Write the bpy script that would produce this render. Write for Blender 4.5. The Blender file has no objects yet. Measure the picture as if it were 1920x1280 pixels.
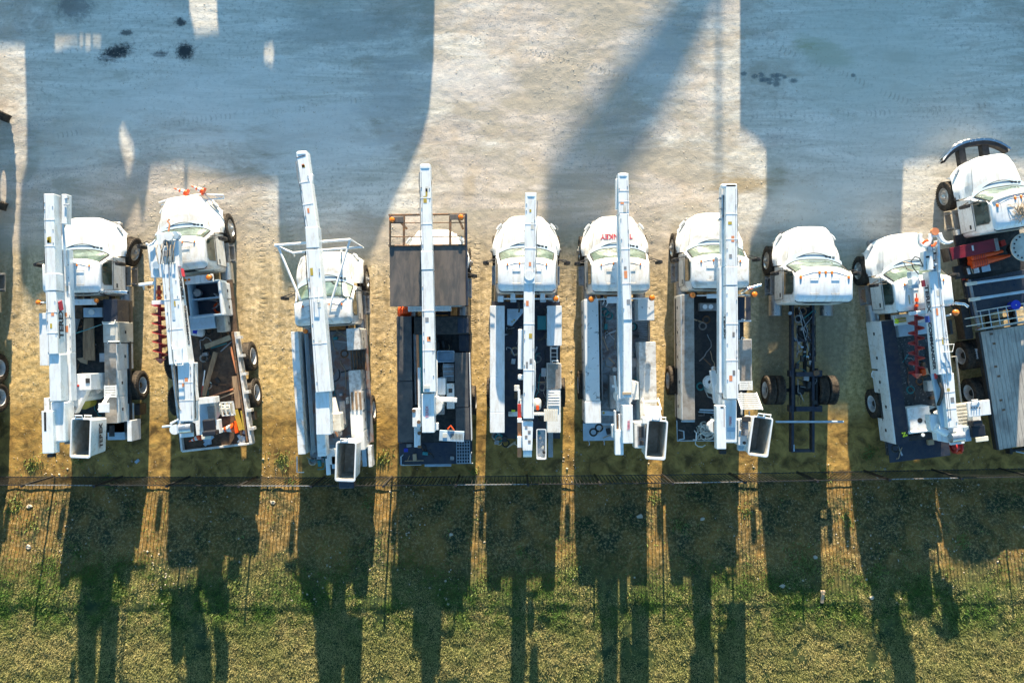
import bpy, bmesh, math, random
import numpy as np
from mathutils import Matrix, Vector
rnd = random.Random(7); R = math.radians
scn = bpy.context.scene; COL = scn.collection
# ------------------------------------------------------------ camera, world, sun, exposure
H = 28.7; F = 1494.0                      # drone height (m) and focal length in photo pixels
ca = bpy.data.cameras.new('camera'); cam = bpy.data.objects.new('camera', ca); COL.objects.link(cam)
cam.location = (0, 0, H); ca.sensor_width = 36; ca.lens = 36*F/1920; ca.clip_end = 2000
scn.camera = cam
EL = 10.7; TE = math.tan(R(EL))
w = bpy.data.worlds.new('World'); scn.world = w; w.use_nodes = True
nt = w.node_tree; bg = nt.nodes['Background']; bg.inputs[1].default_value = 0.115
sky = nt.nodes.new('ShaderNodeTexSky'); sky.sky_type = 'NISHITA'; sky.sun_disc = False
sky.sun_elevation = R(EL); sky.sun_rotation = R(1.4); sky.ozone_density = 4.0; sky.dust_density = .2
tint = nt.nodes.new('ShaderNodeMix'); tint.data_type = 'RGBA'; tint.blend_type = 'MULTIPLY'; tint.inputs[0].default_value = 1
tint.inputs[7].default_value = (1.05, 1.08, .90, 1); nt.links.new(sky.outputs[0], tint.inputs[6]); nt.links.new(tint.outputs[2], bg.inputs[0])
sl = bpy.data.lights.new('sun', 'SUN'); sl.energy = 5.0; sl.angle = R(0.5); sl.color = (1, .84, .61)
so = bpy.data.objects.new('sun', sl); COL.objects.link(so); AZ = 1.4; so.rotation_euler = (-R(90-EL), 0, -R(AZ)); so.location = (0, 60, 40)
scn.view_settings.view_transform = 'Standard'; scn.view_settings.look = 'None'
scn.view_settings.exposure = 1.85; scn.view_settings.gamma = 1; scn.view_settings.use_curve_mapping = False
# ------------------------------------------------------------ helpers
def W(px, py, z=0.0):
    s = F/(H-z); return ((px-960)/s, (640-py)/s)
class MB:
    def __init__(s): s.v = []; s.f = []
    def add(s, vs, fs):
        o = len(s.v); s.v += [tuple(v) for v in vs]; s.f += [tuple(i+o for i in f) for f in fs]; return s
    def bx(s, x0, x1, y0, y1, z0, z1):
        if x0 > x1: x0, x1 = x1, x0
        if y0 > y1: y0, y1 = y1, y0
        if z0 > z1: z0, z1 = z1, z0
        return s.add([(x0,y0,z0),(x1,y0,z0),(x1,y1,z0),(x0,y1,z0),(x0,y0,z1),(x1,y0,z1),(x1,y1,z1),(x0,y1,z1)],
                     [(0,3,2,1),(4,5,6,7),(0,1,5,4),(1,2,6,5),(2,3,7,6),(3,0,4,7)])
    def rbx(s, cx, cy, cz, sx, sy, sz, rz=0, rx=0, ry=0):
        m = Matrix.Translation((cx,cy,cz)) @ Matrix.Rotation(rz,4,'Z') @ Matrix.Rotation(rx,4,'X') @ Matrix.Rotation(ry,4,'Y')
        vs = [m @ Vector((a*sx/2,b*sy/2,c*sz/2)) for c in (-1,1) for a,b in ((-1,-1),(1,-1),(1,1),(-1,1))]
        return s.add(vs, [(0,3,2,1),(4,5,6,7),(0,1,5,4),(1,2,6,5),(2,3,7,6),(3,0,4,7)])
    def beam(s, p0, p1, wd, h, wd1=None, h1=None):   # p = centre of the TOP face
        p0 = Vector(p0); p1 = Vector(p1); d = (p1-p0).normalized()
        sd = d.cross(Vector((0,0,1))).normalized(); up = sd.cross(d)
        wd1 = wd1 or wd; h1 = h1 or h; vs = []
        for p, a, b in ((p0,wd,h),(p1,wd1,h1)):
            vs += [p-sd*a/2-up*b, p+sd*a/2-up*b, p+sd*a/2, p-sd*a/2]
        return s.add(vs, [(0,1,2,3),(7,6,5,4),(0,4,5,1),(1,5,6,2),(2,6,7,3),(3,7,4,0)])
    def cyl(s, p0, p1, r, n=14, r1=None):
        p0 = Vector(p0); p1 = Vector(p1); r1 = r if r1 is None else r1; d = (p1-p0).normalized()
        a = d.orthogonal().normalized(); b = d.cross(a); vs = []
        for p, q in ((p0,r),(p1,r1)):
            vs += [p+(a*math.cos(2*math.pi*i/n)+b*math.sin(2*math.pi*i/n))*q for i in range(n)]
        return s.add(vs, [tuple(reversed(range(n))), tuple(range(n,2*n))]+[(i,(i+1)%n,(i+1)%n+n,i+n) for i in range(n)])
    def tube(s, pts, r, n=8):
        P = [Vector(p) for p in pts]; vs = []; a = None; m = len(P)
        for i, p in enumerate(P):
            d = (P[min(i+1,m-1)]-P[max(i-1,0)]).normalized()
            if a is None: a = d.orthogonal().normalized()
            a = (a - d*a.dot(d)).normalized(); b = d.cross(a)
            vs += [p+(a*math.cos(2*math.pi*k/n)+b*math.sin(2*math.pi*k/n))*r for k in range(n)]
        fs = [tuple(reversed(range(n))), tuple(range((m-1)*n, m*n))]
        for i in range(m-1):
            fs += [(i*n+k, i*n+(k+1)%n, (i+1)*n+(k+1)%n, (i+1)*n+k) for k in range(n)]
        return s.add(vs, fs)
    def loft(s, rings, cap0=True, cap1=True, closed=True):
        n = len(rings[0]); vs = [p for r in rings for p in r]; fs = []
        for i in range(len(rings)-1):
            for k in range(n if closed else n-1):
                fs.append((i*n+k, i*n+(k+1)%n, (i+1)*n+(k+1)%n, (i+1)*n+k))
        if cap0: fs.append(tuple(reversed(range(n))))
        if cap1: fs.append(tuple(range((len(rings)-1)*n, len(rings)*n)))
        return s.add(vs, fs)
    def lathe(s, prof, c=(0,0,0), n=32, axis='X', closed=False):
        m = len(prof); vs = []
        for k in range(n):
            t = 2*math.pi*k/n
            for (r, h) in prof:
                a, b = r*math.cos(t), r*math.sin(t)
                vs.append((c[0]+h, c[1]+a, c[2]+b) if axis == 'X' else (c[0]+a, c[1]+b, c[2]+h))
        fs = []
        for k in range(n):
            k2 = (k+1) % n
            for j in range(m if closed else m-1):
                j2 = (j+1) % m
                fs.append((k*m+j, k*m+j2, k2*m+j2, k2*m+j))
        return s.add(vs, fs)
    def ext(s, poly, z0, z1, m=None):                # prism of a polygon [(x,y)..]
        n = len(poly); vs = [(x,y,z0) for x,y in poly]+[(x,y,z1) for x,y in poly]
        if m: vs = [tuple(m @ Vector(v)) for v in vs]
        return s.add(vs, [tuple(reversed(range(n))), tuple(range(n,2*n))]+[(i,(i+1)%n,(i+1)%n+n,i+n) for i in range(n)])
def rrect(hx, hy, r, z, cx=0, cy=0, k=4):
    r = min(r, hx*.98, hy*.98); out = []
    for qx, qy, a0 in ((1,1,0),(-1,1,90),(-1,-1,180),(1,-1,270)):
        for i in range(k+1):
            a = R(a0+90*i/k); out.append((cx+qx*(hx-r)+r*math.cos(a), cy+qy*(hy-r)+r*math.sin(a), z))
    return out
def mesh_of(name, mb):
    me = bpy.data.meshes.new(name); me.from_pydata(mb.v, [], mb.f); me.update()
    bm = bmesh.new(); bm.from_mesh(me); bmesh.ops.recalc_face_normals(bm, faces=bm.faces); bm.to_mesh(me); bm.free()
    return me
def obj(name, mb, m, parent=None, bevel=0.0, smooth=False, fix=True):
    me = mesh_of(name, mb) if isinstance(mb, MB) else mb
    if m is not None: me.materials.clear(); me.materials.append(m)
    if smooth:
        for p in me.polygons: p.use_smooth = True
    o = bpy.data.objects.new(name, me); COL.objects.link(o); o.parent = parent
    if bevel:
        b = o.modifiers.new('bevel', 'BEVEL'); b.width = bevel; b.segments = 2; b.limit_method = 'ANGLE'; b.angle_limit = R(35)
    elif smooth:
        try: me.set_sharp_from_angle(angle=R(38))
        except Exception: pass
    return o
def tag(o, label=None, cat=None, group=None, kind=None):
    if label: o['label'] = label
    if cat: o['category'] = cat
    if group: o['group'] = group
    if kind: o['kind'] = kind
    return o
def empty(name, x, y, z=0, rz=0):
    o = bpy.data.objects.new(name, None); COL.objects.link(o); o.location = (x,y,z); o.rotation_euler = (0,0,R(rz)); o.empty_display_size = .3
    return o
# ------------------------------------------------------------ materials
def newmat(name):
    m = bpy.data.materials.new(name); m.use_nodes = True; t = m.node_tree
    return m, t, t.nodes['Principled BSDF']
def nd(t, kind, **k):
    n = t.nodes.new(kind)
    for a, v in k.items(): setattr(n, a, v)
    return n
def noise(t, vec, scale, detail=4, rough=.55, stretch=None, dist=0):
    n = nd(t, 'ShaderNodeTexNoise'); n.inputs['Scale'].default_value = scale; n.inputs['Detail'].default_value = detail
    n.inputs['Roughness'].default_value = rough; n.inputs['Distortion'].default_value = dist
    if stretch:
        mp = nd(t, 'ShaderNodeMapping'); mp.inputs['Scale'].default_value = stretch; t.links.new(vec, mp.inputs[0]); vec = mp.outputs[0]
    t.links.new(vec, n.inputs['Vector']); return n.outputs[0]
def ramp(t, fac, stops, interp='LINEAR'):
    n = nd(t, 'ShaderNodeValToRGB'); cr = n.color_ramp; cr.interpolation = interp
    while len(cr.elements) < len(stops): cr.elements.new(.5)
    for e, (p, c) in zip(cr.elements, stops):
        e.position = p; e.color = (c, c, c, 1) if isinstance(c, (int, float)) else (*c, 1)
    t.links.new(fac, n.inputs[0]); return n.outputs[0]
def mix(t, fac, a, b, mode='MIX'):
    n = nd(t, 'ShaderNodeMix', data_type='RGBA', blend_type=mode)
    for s, v in ((0, fac), (6, a), (7, b)):
        if isinstance(v, (int, float)): n.inputs[s].default_value = v if s == 0 else (v, v, v, 1)
        elif isinstance(v, tuple): n.inputs[s].default_value = (*v, 1)
        else: t.links.new(v, n.inputs[s])
    return n.outputs[2]
def maprange(t, v, a, b, c=0., d=1., smooth=True):
    n = nd(t, 'ShaderNodeMapRange'); n.interpolation_type = 'SMOOTHSTEP' if smooth else 'LINEAR'
    t.links.new(v, n.inputs[0])
    for i, x in enumerate((a,b,c,d)): n.inputs[i+1].default_value = x
    return n.outputs[0]
def mth(t, op, a, b=None, clamp=False):
    n = nd(t, 'ShaderNodeMath', operation=op, use_clamp=clamp)
    for i, v in enumerate((a, b)):
        if v is None: continue
        if isinstance(v, (int, float)): n.inputs[i].default_value = v
        else: t.links.new(v, n.inputs[i])
    return n.outputs[0]
def bump(t, p, hgt, strength, dist):
    b = nd(t, 'ShaderNodeBump'); b.inputs['Strength'].default_value = strength; b.inputs['Distance'].default_value = dist
    t.links.new(hgt, b.inputs['Height']); t.links.new(b.outputs[0], p.inputs['Normal'])
MATS = {}
def paint(name, col, rough=.4, metal=0., dirt=None, amt=.3, dscale=3.0, thr=.5, bmp=0, bscale=60, coat=0, spec=.5, stretch=None, soft=.18):
    m, t, p = newmat(name); co = nd(t, 'ShaderNodeTexCoord').outputs['Object']
    base = col
    big = noise(t, co, 1.7, 3, .6)
    lo = tuple(c*.90 for c in col)
    c = mix(t, ramp(t, big, [(.35, 0.), (.7, 1.)]), lo, col)
    if dirt:
        n2 = noise(t, co, dscale, 8, .68, stretch=stretch, dist=.4)
        f = ramp(t, n2, [(max(0, thr-soft/2), 0.), (thr+soft/2, 1.)])
        f = mth(t, 'MULTIPLY', f, amt)
        c = mix(t, f, c, dirt)
    t.links.new(c, p.inputs['Base Color'])
    rr = maprange(t, noise(t, co, 9, 4), .3, .7, max(.03, rough-.08), min(1, rough+.14)); t.links.new(rr, p.inputs['Roughness'])
    p.inputs['Metallic'].default_value = metal
    p.inputs['Specular IOR Level'].default_value = spec
    if coat: p.inputs['Coat Weight'].default_value = coat; p.inputs['Coat Roughness'].default_value = .15
    if bmp: bump(t, p, noise(t, co, bscale, 4), .5, bmp)
    MATS[name] = m; return m
paint('white', (.77,.80,.82), .32, dirt=(.46,.39,.29), amt=.38, dscale=3.2, thr=.55, coat=.2, stretch=(3,.6,1))
paint('white2', (.75,.76,.75), .45, dirt=(.32,.25,.17), amt=.6, dscale=3.5, thr=.57, bmp=.002)
paint('whitecab', (.78,.78,.76), .38, dirt=(.40,.33,.24), amt=.5, dscale=2.4, thr=.54, coat=.1, stretch=(2,.8,1))
paint('whitedirty', (.68,.67,.64), .55, dirt=(.22,.17,.12), amt=.65, dscale=4.5, thr=.55, bmp=.003)
paint('peeling', (.70,.71,.70), .5, dirt=(.06,.05,.05), amt=.9, dscale=7, thr=.62, bmp=.003, soft=.05)
paint('offwhite', (.60,.60,.55), .5, dirt=(.3,.25,.18), amt=.4)
paint('liner', (.50,.49,.44), .5, dirt=(.2,.15,.08), amt=.5, dscale=5)
paint('fibre', (.72,.70,.62), .35, dirt=(.35,.28,.18), amt=.4, dscale=5)
paint('greysteel', (.36,.37,.38), .4, metal=.4, dirt=(.14,.10,.07), amt=.5)
paint('chrome', (.75,.76,.78), .16, metal=1.)
paint('alu', (.55,.56,.57), .34, metal=.85, dirt=(.3,.27,.22), amt=.3, dscale=6)
paint('rimwhite', (.66,.67,.68), .4, dirt=(.3,.24,.17), amt=.5, dscale=6)
paint('black', (.014,.014,.016), .55, dirt=(.07,.06,.05), amt=.4, dscale=5)
paint('blackgloss', (.012,.014,.016), .2)
paint('tyre', (.022,.021,.021), .82, dirt=(.15,.115,.08), amt=.45, dscale=6, thr=.5, bmp=.006, bscale=40, spec=.2)
paint('tyretan', (.16,.12,.085), .9, dirt=(.30,.23,.15), amt=.7, dscale=9, bmp=.008, bscale=50, spec=.2)
paint('navy', (.012,.017,.036), .4, dirt=(.10,.08,.06), amt=.3, dscale=4)
paint('darkblue', (.016,.026,.05), .35, dirt=(.09,.08,.07), amt=.35, dscale=3)
paint('deckdark', (.014,.016,.018), .6, dirt=(.07,.06,.05), amt=.6, dscale=7, thr=.52, bmp=.004, bscale=80)
paint('deckspeck', (.028,.036,.042), .55, dirt=(.32,.33,.33), amt=.7, dscale=14, thr=.60, bmp=.004, soft=.06)
paint('deckbrown', (.050,.032,.022), .75, dirt=(.17,.10,.055), amt=.6, dscale=4, bmp=.004)
paint('deckrust', (.20,.21,.22), .65, dirt=(.20,.075,.035), amt=.85, dscale=2.6, thr=.53, bmp=.004)
paint('deckblue', (.25,.30,.33), .6, dirt=(.10,.06,.05), amt=.85, dscale=3.2, thr=.52, bmp=.004)
paint('plate', (.075,.072,.070), .55, dirt=(.16,.13,.11), amt=.7, dscale=2.0, thr=.5, bmp=.003, stretch=(2,.5,1))
paint('plate2', (.10,.095,.09), .5, dirt=(.045,.045,.05), amt=.8, dscale=3.0)
paint('rustframe', (.085,.062,.045), .7, dirt=(.28,.13,.05), amt=.7, dscale=6, bmp=.003)
paint('amber', (.85,.20,.01), .25, coat=.6)
paint('orange', (.80,.085,.008), .4)
paint('orangerust', (.72,.28,.12), .5, dirt=(.45,.12,.05), amt=.5)
paint('red', (.50,.035,.03), .4, dirt=(.2,.03,.02), amt=.6, dscale=6)
paint('auger', (.42,.035,.035), .38, dirt=(.12,.02,.02), amt=.7, dscale=5)
paint('maroon', (.20,.012,.025), .35, dirt=(.05,.01,.01), amt=.5)
paint('lblue', (.42,.55,.66), .45, dirt=(.2,.2,.2), amt=.3)
paint('blue', (.02,.04,.45), .35)
paint('teal', (.03,.22,.24), .4)
paint('tan', (.42,.31,.20), .7)
paint('ply', (.36,.24,.14), .8, dirt=(.16,.10,.06), amt=.7, dscale=2.5, bmp=.002, stretch=(4,.5,1))
paint('lumber', (.42,.32,.21), .8, dirt=(.2,.14,.08), amt=.6, dscale=3, stretch=(1,.3,1))
paint('yellow', (.50,.38,.05), .5, dirt=(.2,.12,.03), amt=.4)
paint('hivis', (.65,.75,.03), .5)
paint('hose', (.02,.02,.02), .5)
paint('tape', (.75,.72,.60), .5)
paint('lamp', (.9,.9,.92), .12, coat=.6)
paint('decalred', (.62,.05,.07), .5)
paint('decalblack', (.02,.025,.035), .5)
paint('decalblue', (.03,.07,.30), .5)
paint('fencemetal', (.016,.018,.022), .4, dirt=(.05,.04,.03), amt=.3)
paint('shedmat', (.3,.29,.27), .7)  # grey of the unseen shadow-casting shapes
paint('woodpole', (.18,.13,.09), .8)
paint('rock', (.48,.42,.33), .85, dirt=(.3,.24,.16), amt=.6)
paint('seatvinyl', (.012,.014,.022), .45)
def glass(name, col, rough):
    m, t, p = newmat(name); co = nd(t, 'ShaderNodeTexCoord').outputs['Object']
    c = mix(t, ramp(t, noise(t, co, 2.4, 3), [(.42,0.),(.6,1.)]), col, tuple(min(1,x*1.7+.03) for x in col))
    t.links.new(c, p.inputs['Base Color']); p.inputs['Roughness'].default_value = rough; p.inputs['Coat Weight'].default_value = 1.; p.inputs['Coat Roughness'].default_value = .02
    MATS[name] = m
glass('glassdark', (.014,.03,.026), .08)
glass('glassgreen', (.05,.075,.06), .10)
glass('lens', (.45,.47,.48), .08)
# diamond tread plate
m, t, p = newmat('tread'); co = nd(t, 'ShaderNodeTexCoord').outputs['Object']
v = nd(t, 'ShaderNodeTexVoronoi'); v.inputs['Scale'].default_value = 26; t.links.new(co, v.inputs['Vector'])
c = mix(t, ramp(t, noise(t, co, 2.6, 6, .7), [(.4,0.),(.62,1.)]), (.42,.39,.35), (.27,.23,.19))
t.links.new(c, p.inputs['Base Color']); p.inputs['Metallic'].default_value = .45; p.inputs['Roughness'].default_value = .48
bump(t, p, v.outputs[0], .6, .004); MATS['tread'] = m
# weathered deck boards
m, t, p = newmat('boards'); co = nd(t, 'ShaderNodeTexCoord').outputs['Object']
g = noise(t, co, 6, 6, .7, stretch=(6,.5,1)); c = mix(t, ramp(t, g, [(.3,0.),(.7,1.)]), (.27,.25,.22), (.52,.48,.42))
c = mix(t, mth(t,'MULTIPLY', ramp(t, noise(t, co, 1.3, 5), [(.5,0.),(.68,1.)]), .5), c, (.12,.10,.09))
t.links.new(c, p.inputs['Base Color']); p.inputs['Roughness'].default_value = .8; bump(t, p, g, .5, .006); MATS['boards'] = m
M = MATS
# ------------------------------------------------------------ ground (one sheet), slope beyond the fence
def vnoise(x, y, s, seed):
    x = x*s; y = y*s; xi = np.floor(x).astype(int); yi = np.floor(y).astype(int); fx = x-xi; fy = y-yi
    fx = fx*fx*(3-2*fx); fy = fy*fy*(3-2*fy)
    def h(a, b):
        n = (a*374761393 + b*668265263 + seed*144269) & 0x7fffffff
        n = ((n ^ (n >> 13))*1274126177) & 0x7fffffff
        return ((n ^ (n >> 16)) & 0xffff)/65535.
    return (h(xi,yi)*(1-fx)+h(xi+1,yi)*fx)*(1-fy)+(h(xi,yi+1)*(1-fx)+h(xi+1,yi+1)*fx)*fy
def sstep(a, b, v):
    t = np.clip((v-a)/(b-a), 0, 1); return t*t*(3-2*t)
def gz(x, y):
    x = np.asarray(x, float); y = np.asarray(y, float)
    d = np.clip(-5.0-y, 0, None); z = .22*np.minimum(d, 4.1)+.09*np.clip(d-4.1, 0, 5)
    top = sstep(1.5, 5, y); rear = 1-sstep(-5.2, -4.6, y)
    und = (vnoise(x, y*1.3, .35, 1)-.5)*.012+(vnoise(x, y*2.2, 1.1, 2)-.5)*.003
    rutx = (vnoise(x*.35, y*2.6, 1.0, 3)-.5)*.007*top + (vnoise(x*2.6, y*.3, 1.0, 4)-.5)*.034*(1-top)*(1-rear)
    fine = (vnoise(x, y, 6, 5)-.5)*.010+(vnoise(x, y, 13, 6)-.5)*.010
    lump = (vnoise(x, y, 3.1, 8)-.5)*.045*rear*sstep(5.2, 8, -y) + (vnoise(x, y, 5.5, 9)-.5)*.045*rear
    return z+und+rutx+fine*(1+.6*(1-top))+lump
def axis_pts(lo, hi, step, far):
    inner = np.arange(lo, hi+step/2, step); k = np.array([1.,2.5,6,12,25,50,100,200,400])
    return np.concatenate([(lo-k[k < far])[::-1], inner, hi+k[k < far]])
xs = axis_pts(-22, 22, .07, 500); ys = axis_pts(-16, 14.5, .07, 500)
X, Y = np.meshgrid(xs, ys); nx, ny = len(xs), len(ys)
V = np.stack([X.ravel(), Y.ravel(), gz(X.ravel(), Y.ravel())], 1)
i = np.arange((ny-1)*(nx-1)); a = (i//(nx-1))*nx + i % (nx-1); Q = np.stack([a, a+1, a+nx+1, a+nx], 1)
def np_mesh(name, V, Fc):
    me = bpy.data.meshes.new(name); n = Fc.shape[1]
    me.vertices.add(len(V)); me.vertices.foreach_set('co', V.astype(np.float32).ravel())
    me.loops.add(Fc.size); me.loops.foreach_set('vertex_index', Fc.astype(np.int32).ravel())
    me.polygons.add(len(Fc)); me.polygons.foreach_set('loop_start', np.arange(0, Fc.size, n, dtype=np.int32))
    me.update(calc_edges=True); me.validate(); return me
gme = np_mesh('ground', V, Q); gme.polygons.foreach_set('use_smooth', [True]*len(gme.polygons))
m, t, p = newmat('ground_soil'); co = nd(t, 'ShaderNodeTexCoord').outputs['Object']
sp = nd(t, 'ShaderNodeSeparateXYZ'); t.links.new(co, sp.inputs[0]); gx, gy = sp.outputs[0], sp.outputs[1]
n_mid = noise(t, co, .45, 5, .6); n_fine = noise(t, co, 22, 5, .7); n_grit = noise(t, co, 7, 6, .75)
n_strx = noise(t, co, 1.0, 7, .65, stretch=(.35,2.2,1), dist=.5); n_stry = noise(t, co, 1.0, 6, .6, stretch=(2.6,.28,1), dist=.3)
wob = mth(t, 'MULTIPLY', mth(t, 'SUBTRACT', n_mid, .5), 4.0)
yw = mth(t, 'ADD', gy, wob)
# pale dusty yard
pale = mix(t, ramp(t, n_strx, [(.34,0.),(.66,1.)]), (.38,.335,.29), (.70,.61,.52))
pale = mix(t, ramp(t, n_grit, [(.54,0.),(.66,.85)]), pale, (.27,.27,.26))
pale = mix(t, ramp(t, noise(t, co, 16, 3, .6), [(.60,0.),(.66,.8)]), pale, (.20,.21,.21))
pale = mix(t, ramp(t, noise(t, co, .9, 5, .65), [(.48,0.),(.64,.6)]), pale, (.50,.39,.28))
pale = mix(t, ramp(t, noise(t, co, .33, 6, .7, stretch=(.6,1.5,1), dist=1.), [(.44,0.),(.56,.8)]), pale, (.37,.33,.26))
pale = mix(t, ramp(t, n_mid, [(.5,0.),(.68,.55)]), pale, (.46,.40,.31))
# gravelly tan parking strip
tan = mix(t, ramp(t, n_grit, [(.32,0.),(.62,1.)]), (.36,.27,.13), (.80,.64,.40))
tan = mix(t, ramp(t, n_stry, [(.38,.6),(.55,0.)]), tan, (.27,.20,.10))
tan = mix(t, maprange(t, yw, 1.5, -2.0, 0, .8), tan, mix(t, ramp(t, n_grit, [(.32,0.),(.62,1.)]), (.28,.18,.05), (.78,.56,.23)))
# compacted golden dirt in front of the fence
dirt = mix(t, ramp(t, noise(t, co, 2.2, 6, .65, dist=.6), [(.35,0.),(.65,1.)]), (.13,.08,.026), (.50,.31,.085))
dirt = mix(t, ramp(t, n_grit, [(.60,0.),(.70,.6)]), dirt, (.38,.30,.17))
# bare soil on the bank
soil = mix(t, ramp(t, noise(t, co, 1.1, 6, .65, dist=.4), [(.38,0.),(.62,1.)]), (.024,.034,.014), (.20,.115,.03))
soil = mix(t, ramp(t, noise(t, co, 11, 5, .7), [(.5,0.),(.62,.8)]), soil, (.30,.21,.09))
turf = mix(t, ramp(t, noise(t, co, 2.0, 6, .7), [(.4,0.),(.6,1.)]), (.016,.034,.011), (.08,.09,.026))
for a in ((400,120,9.5,3.4),(1680,190,7.0,5.5),(640,330,3.0,2.0)):  # paler ground painted in to brighten the shaded parts of the upper yard
    x0, y0 = W(a[0], a[1]); mp = nd(t, 'ShaderNodeMapping', vector_type='TEXTURE'); mp.inputs['Location'].default_value = (x0,y0,0); mp.inputs['Scale'].default_value = (a[2],a[3],50); t.links.new(co, mp.inputs[0])
    ln = nd(t, 'ShaderNodeVectorMath', operation='LENGTH'); t.links.new(mp.outputs[0], ln.inputs[0])
    d = mth(t, 'ADD', ln.outputs['Value'], mth(t, 'MULTIPLY', mth(t, 'SUBTRACT', noise(t, co, .55, 8, .72, stretch=(.6,1.5,1), dist=.6), .5), 3.2))
    pale = mix(t, mth(t, 'MULTIPLY', maprange(t, d, 1.25, .55), .82), pale, mix(t, ramp(t, n_grit, [(.52,0.),(.66,.8)]), mix(t, ramp(t, noise(t, co, .8, 9, .78, stretch=(.3,2.4,1), dist=1.2), [(.38,0.),(.62,1.)]), (.52,.49,.41), (.84,.80,.72)), (.36,.34,.29)))
c = mix(t, maprange(t, yw, 4.6, 1.6), pale, tan)
c = mix(t, maprange(t, mth(t,'ADD', gy, mth(t,'MULTIPLY', wob, .35)), -1.6, -3.0), c, dirt)
c = mix(t, maprange(t, gy, -4.75, -5.1), c, soil)
c = mix(t, maprange(t, mth(t,'ADD', gy, mth(t,'MULTIPLY', wob, .5)), -7.2, -9.0), c, turf)
def spot(c, px, py, rx, ry, col, amt, ns=3.0, rag=.5, rot=0):
    x0, y0 = W(px, py)
    mp = nd(t, 'ShaderNodeMapping', vector_type='TEXTURE'); mp.inputs['Location'].default_value = (x0, y0, 0); mp.inputs['Scale'].default_value = (rx, ry, 50)
    mp.inputs['Rotation'].default_value = (0,0,R(rot))
    t.links.new(co, mp.inputs[0]); ln = nd(t, 'ShaderNodeVectorMath', operation='LENGTH'); t.links.new(mp.outputs[0], ln.inputs[0])
    d = mth(t, 'ADD', ln.outputs['Value'], mth(t, 'MULTIPLY', mth(t, 'SUBTRACT', noise(t, co, ns, 8, .8, stretch=((.4,1.6,1) if rx > .9 else None)), .5), rag*(8 if rx > .9 else 4.6)))
    return mix(t, mth(t, 'MULTIPLY', maprange(t, d, 1.25, .45), amt), c, col)
for a in ((216,100,.70,.30,(.012,.02,.028),.95,9,.5,20),(347,97,.36,.34,(.012,.02,.028),.95,9,.5),(300,102,.3,.15,(.03,.04,.05),.8,6,.6),
          (338,42,.22,.16,(.02,.03,.04),.9,6,.6),(236,62,.25,.12,(.03,.04,.05),.8,6,.6),(140,15,.7,.5,(.10,.11,.12),.6,4,.6),
          (1545,98,1.2,.5,(.30,.31,.15),.75,1.6,.3,-18),(1690,108,.6,.25,(.36,.33,.24),.6,2,.3),(1640,110,3.6,2.4,(.56,.56,.48),.6,.6,.35),
          (880,150,1.6,1.0,(.62,.57,.53),.5,1,.5),(1455,340,.5,.8,(.28,.25,.16),.55,2,.25),(1385,345,1.1,.35,(.30,.21,.09),.6,2,.4),
          (600,250,3.4,1.5,(.72,.68,.62),.6,.8,.5),(1240,110,1.4,1.7,(.60,.58,.54),.4,.9,.5),(640,55,2.6,.9,(.36,.35,.31),.6,.9,.5),
          (1010,352,.35,.12,(.66,.58,.5),.8,3,.4),(880,350,.3,.6,(.36,.27,.15),.4,2,.4),(1560,380,3.2,1.7,(.66,.62,.54),.5,.8,.5),(160,230,2.2,1.6,(.66,.62,.54),.5,.8,.5),(1700,250,3.5,.8,(.70,.66,.58),.5,.8,.5),(1520,400,1.6,1.2,(.60,.62,.56),.4,1,.5),
          (400,180,4.2,1.5,(.72,.69,.63),.5,.8,.5),(740,180,1.2,1.8,(.40,.40,.38),.5,.8,.5),(1450,650,.8,2.4,(.17,.16,.12),.6,1.2,.4),
          (1560,620,.7,2.6,(.21,.20,.15),.6,1.2,.4)):
    c = spot(c, *a)  # the pale spots also lighten the shaded upper yard by colour
for k in range(26):
    px, py = rnd.choice([(1450+rnd.gauss(0,25), 150+rnd.gauss(0,12)), (1500+rnd.uniform(-60,170), 150+rnd.uniform(-80,40))])
    c = spot(c, px, py, .09+rnd.random()*.09, .07+rnd.random()*.05, (.10,.13,.14), .75, 9, .4) if k < 14 else c
def track(c, px0, py0, px1, py1, wd=.26, per=.17, amt=.45):
    x0, y0 = W(px0, py0); x1, y1 = W(px1, py1); L_ = math.hypot(x1-x0, y1-y0)
    mp = nd(t, 'ShaderNodeMapping', vector_type='TEXTURE'); mp.inputs['Location'].default_value = ((x0+x1)/2, (y0+y1)/2, 0); mp.inputs['Rotation'].default_value = (0,0,math.atan2(y1-y0,x1-x0))
    t.links.new(mth_vec, mp.inputs[0]); s2 = nd(t, 'ShaderNodeSeparateXYZ'); t.links.new(mp.outputs[0], s2.inputs[0])
    ax = mth(t,'ABSOLUTE', s2.outputs[0]); ay = mth(t,'ABSOLUTE', s2.outputs[1])
    band = mth(t,'MULTIPLY', maprange(t, ax, L_/2, L_/2-.5), maprange(t, ay, wd/2, wd/2-.06))
    wv = mth(t,'SINE', mth(t,'ADD', mth(t,'MULTIPLY', s2.outputs[0], 6.283/per), mth(t,'MULTIPLY', ay, 9.)))
    f = mth(t,'MULTIPLY', mth(t,'MULTIPLY', band, ramp(t, wv, [(.35,0.),(.75,1.)])), maprange(t, noise(t, co, 1.1, 3), .42, .62))
    TR.append(f); return mix(t, mth(t,'MULTIPLY', f, amt), c, mix(t, .55, c, (.16,.12,.07)))
TR = []; nv = nd(t, 'ShaderNodeTexNoise'); nv.inputs['Scale'].default_value = .6; t.links.new(co, nv.inputs['Vector'])
vm = nd(t, 'ShaderNodeVectorMath', operation='SCALE'); t.links.new(nv.outputs['Color'], vm.inputs[0]); vm.inputs['Scale'].default_value = .35
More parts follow.
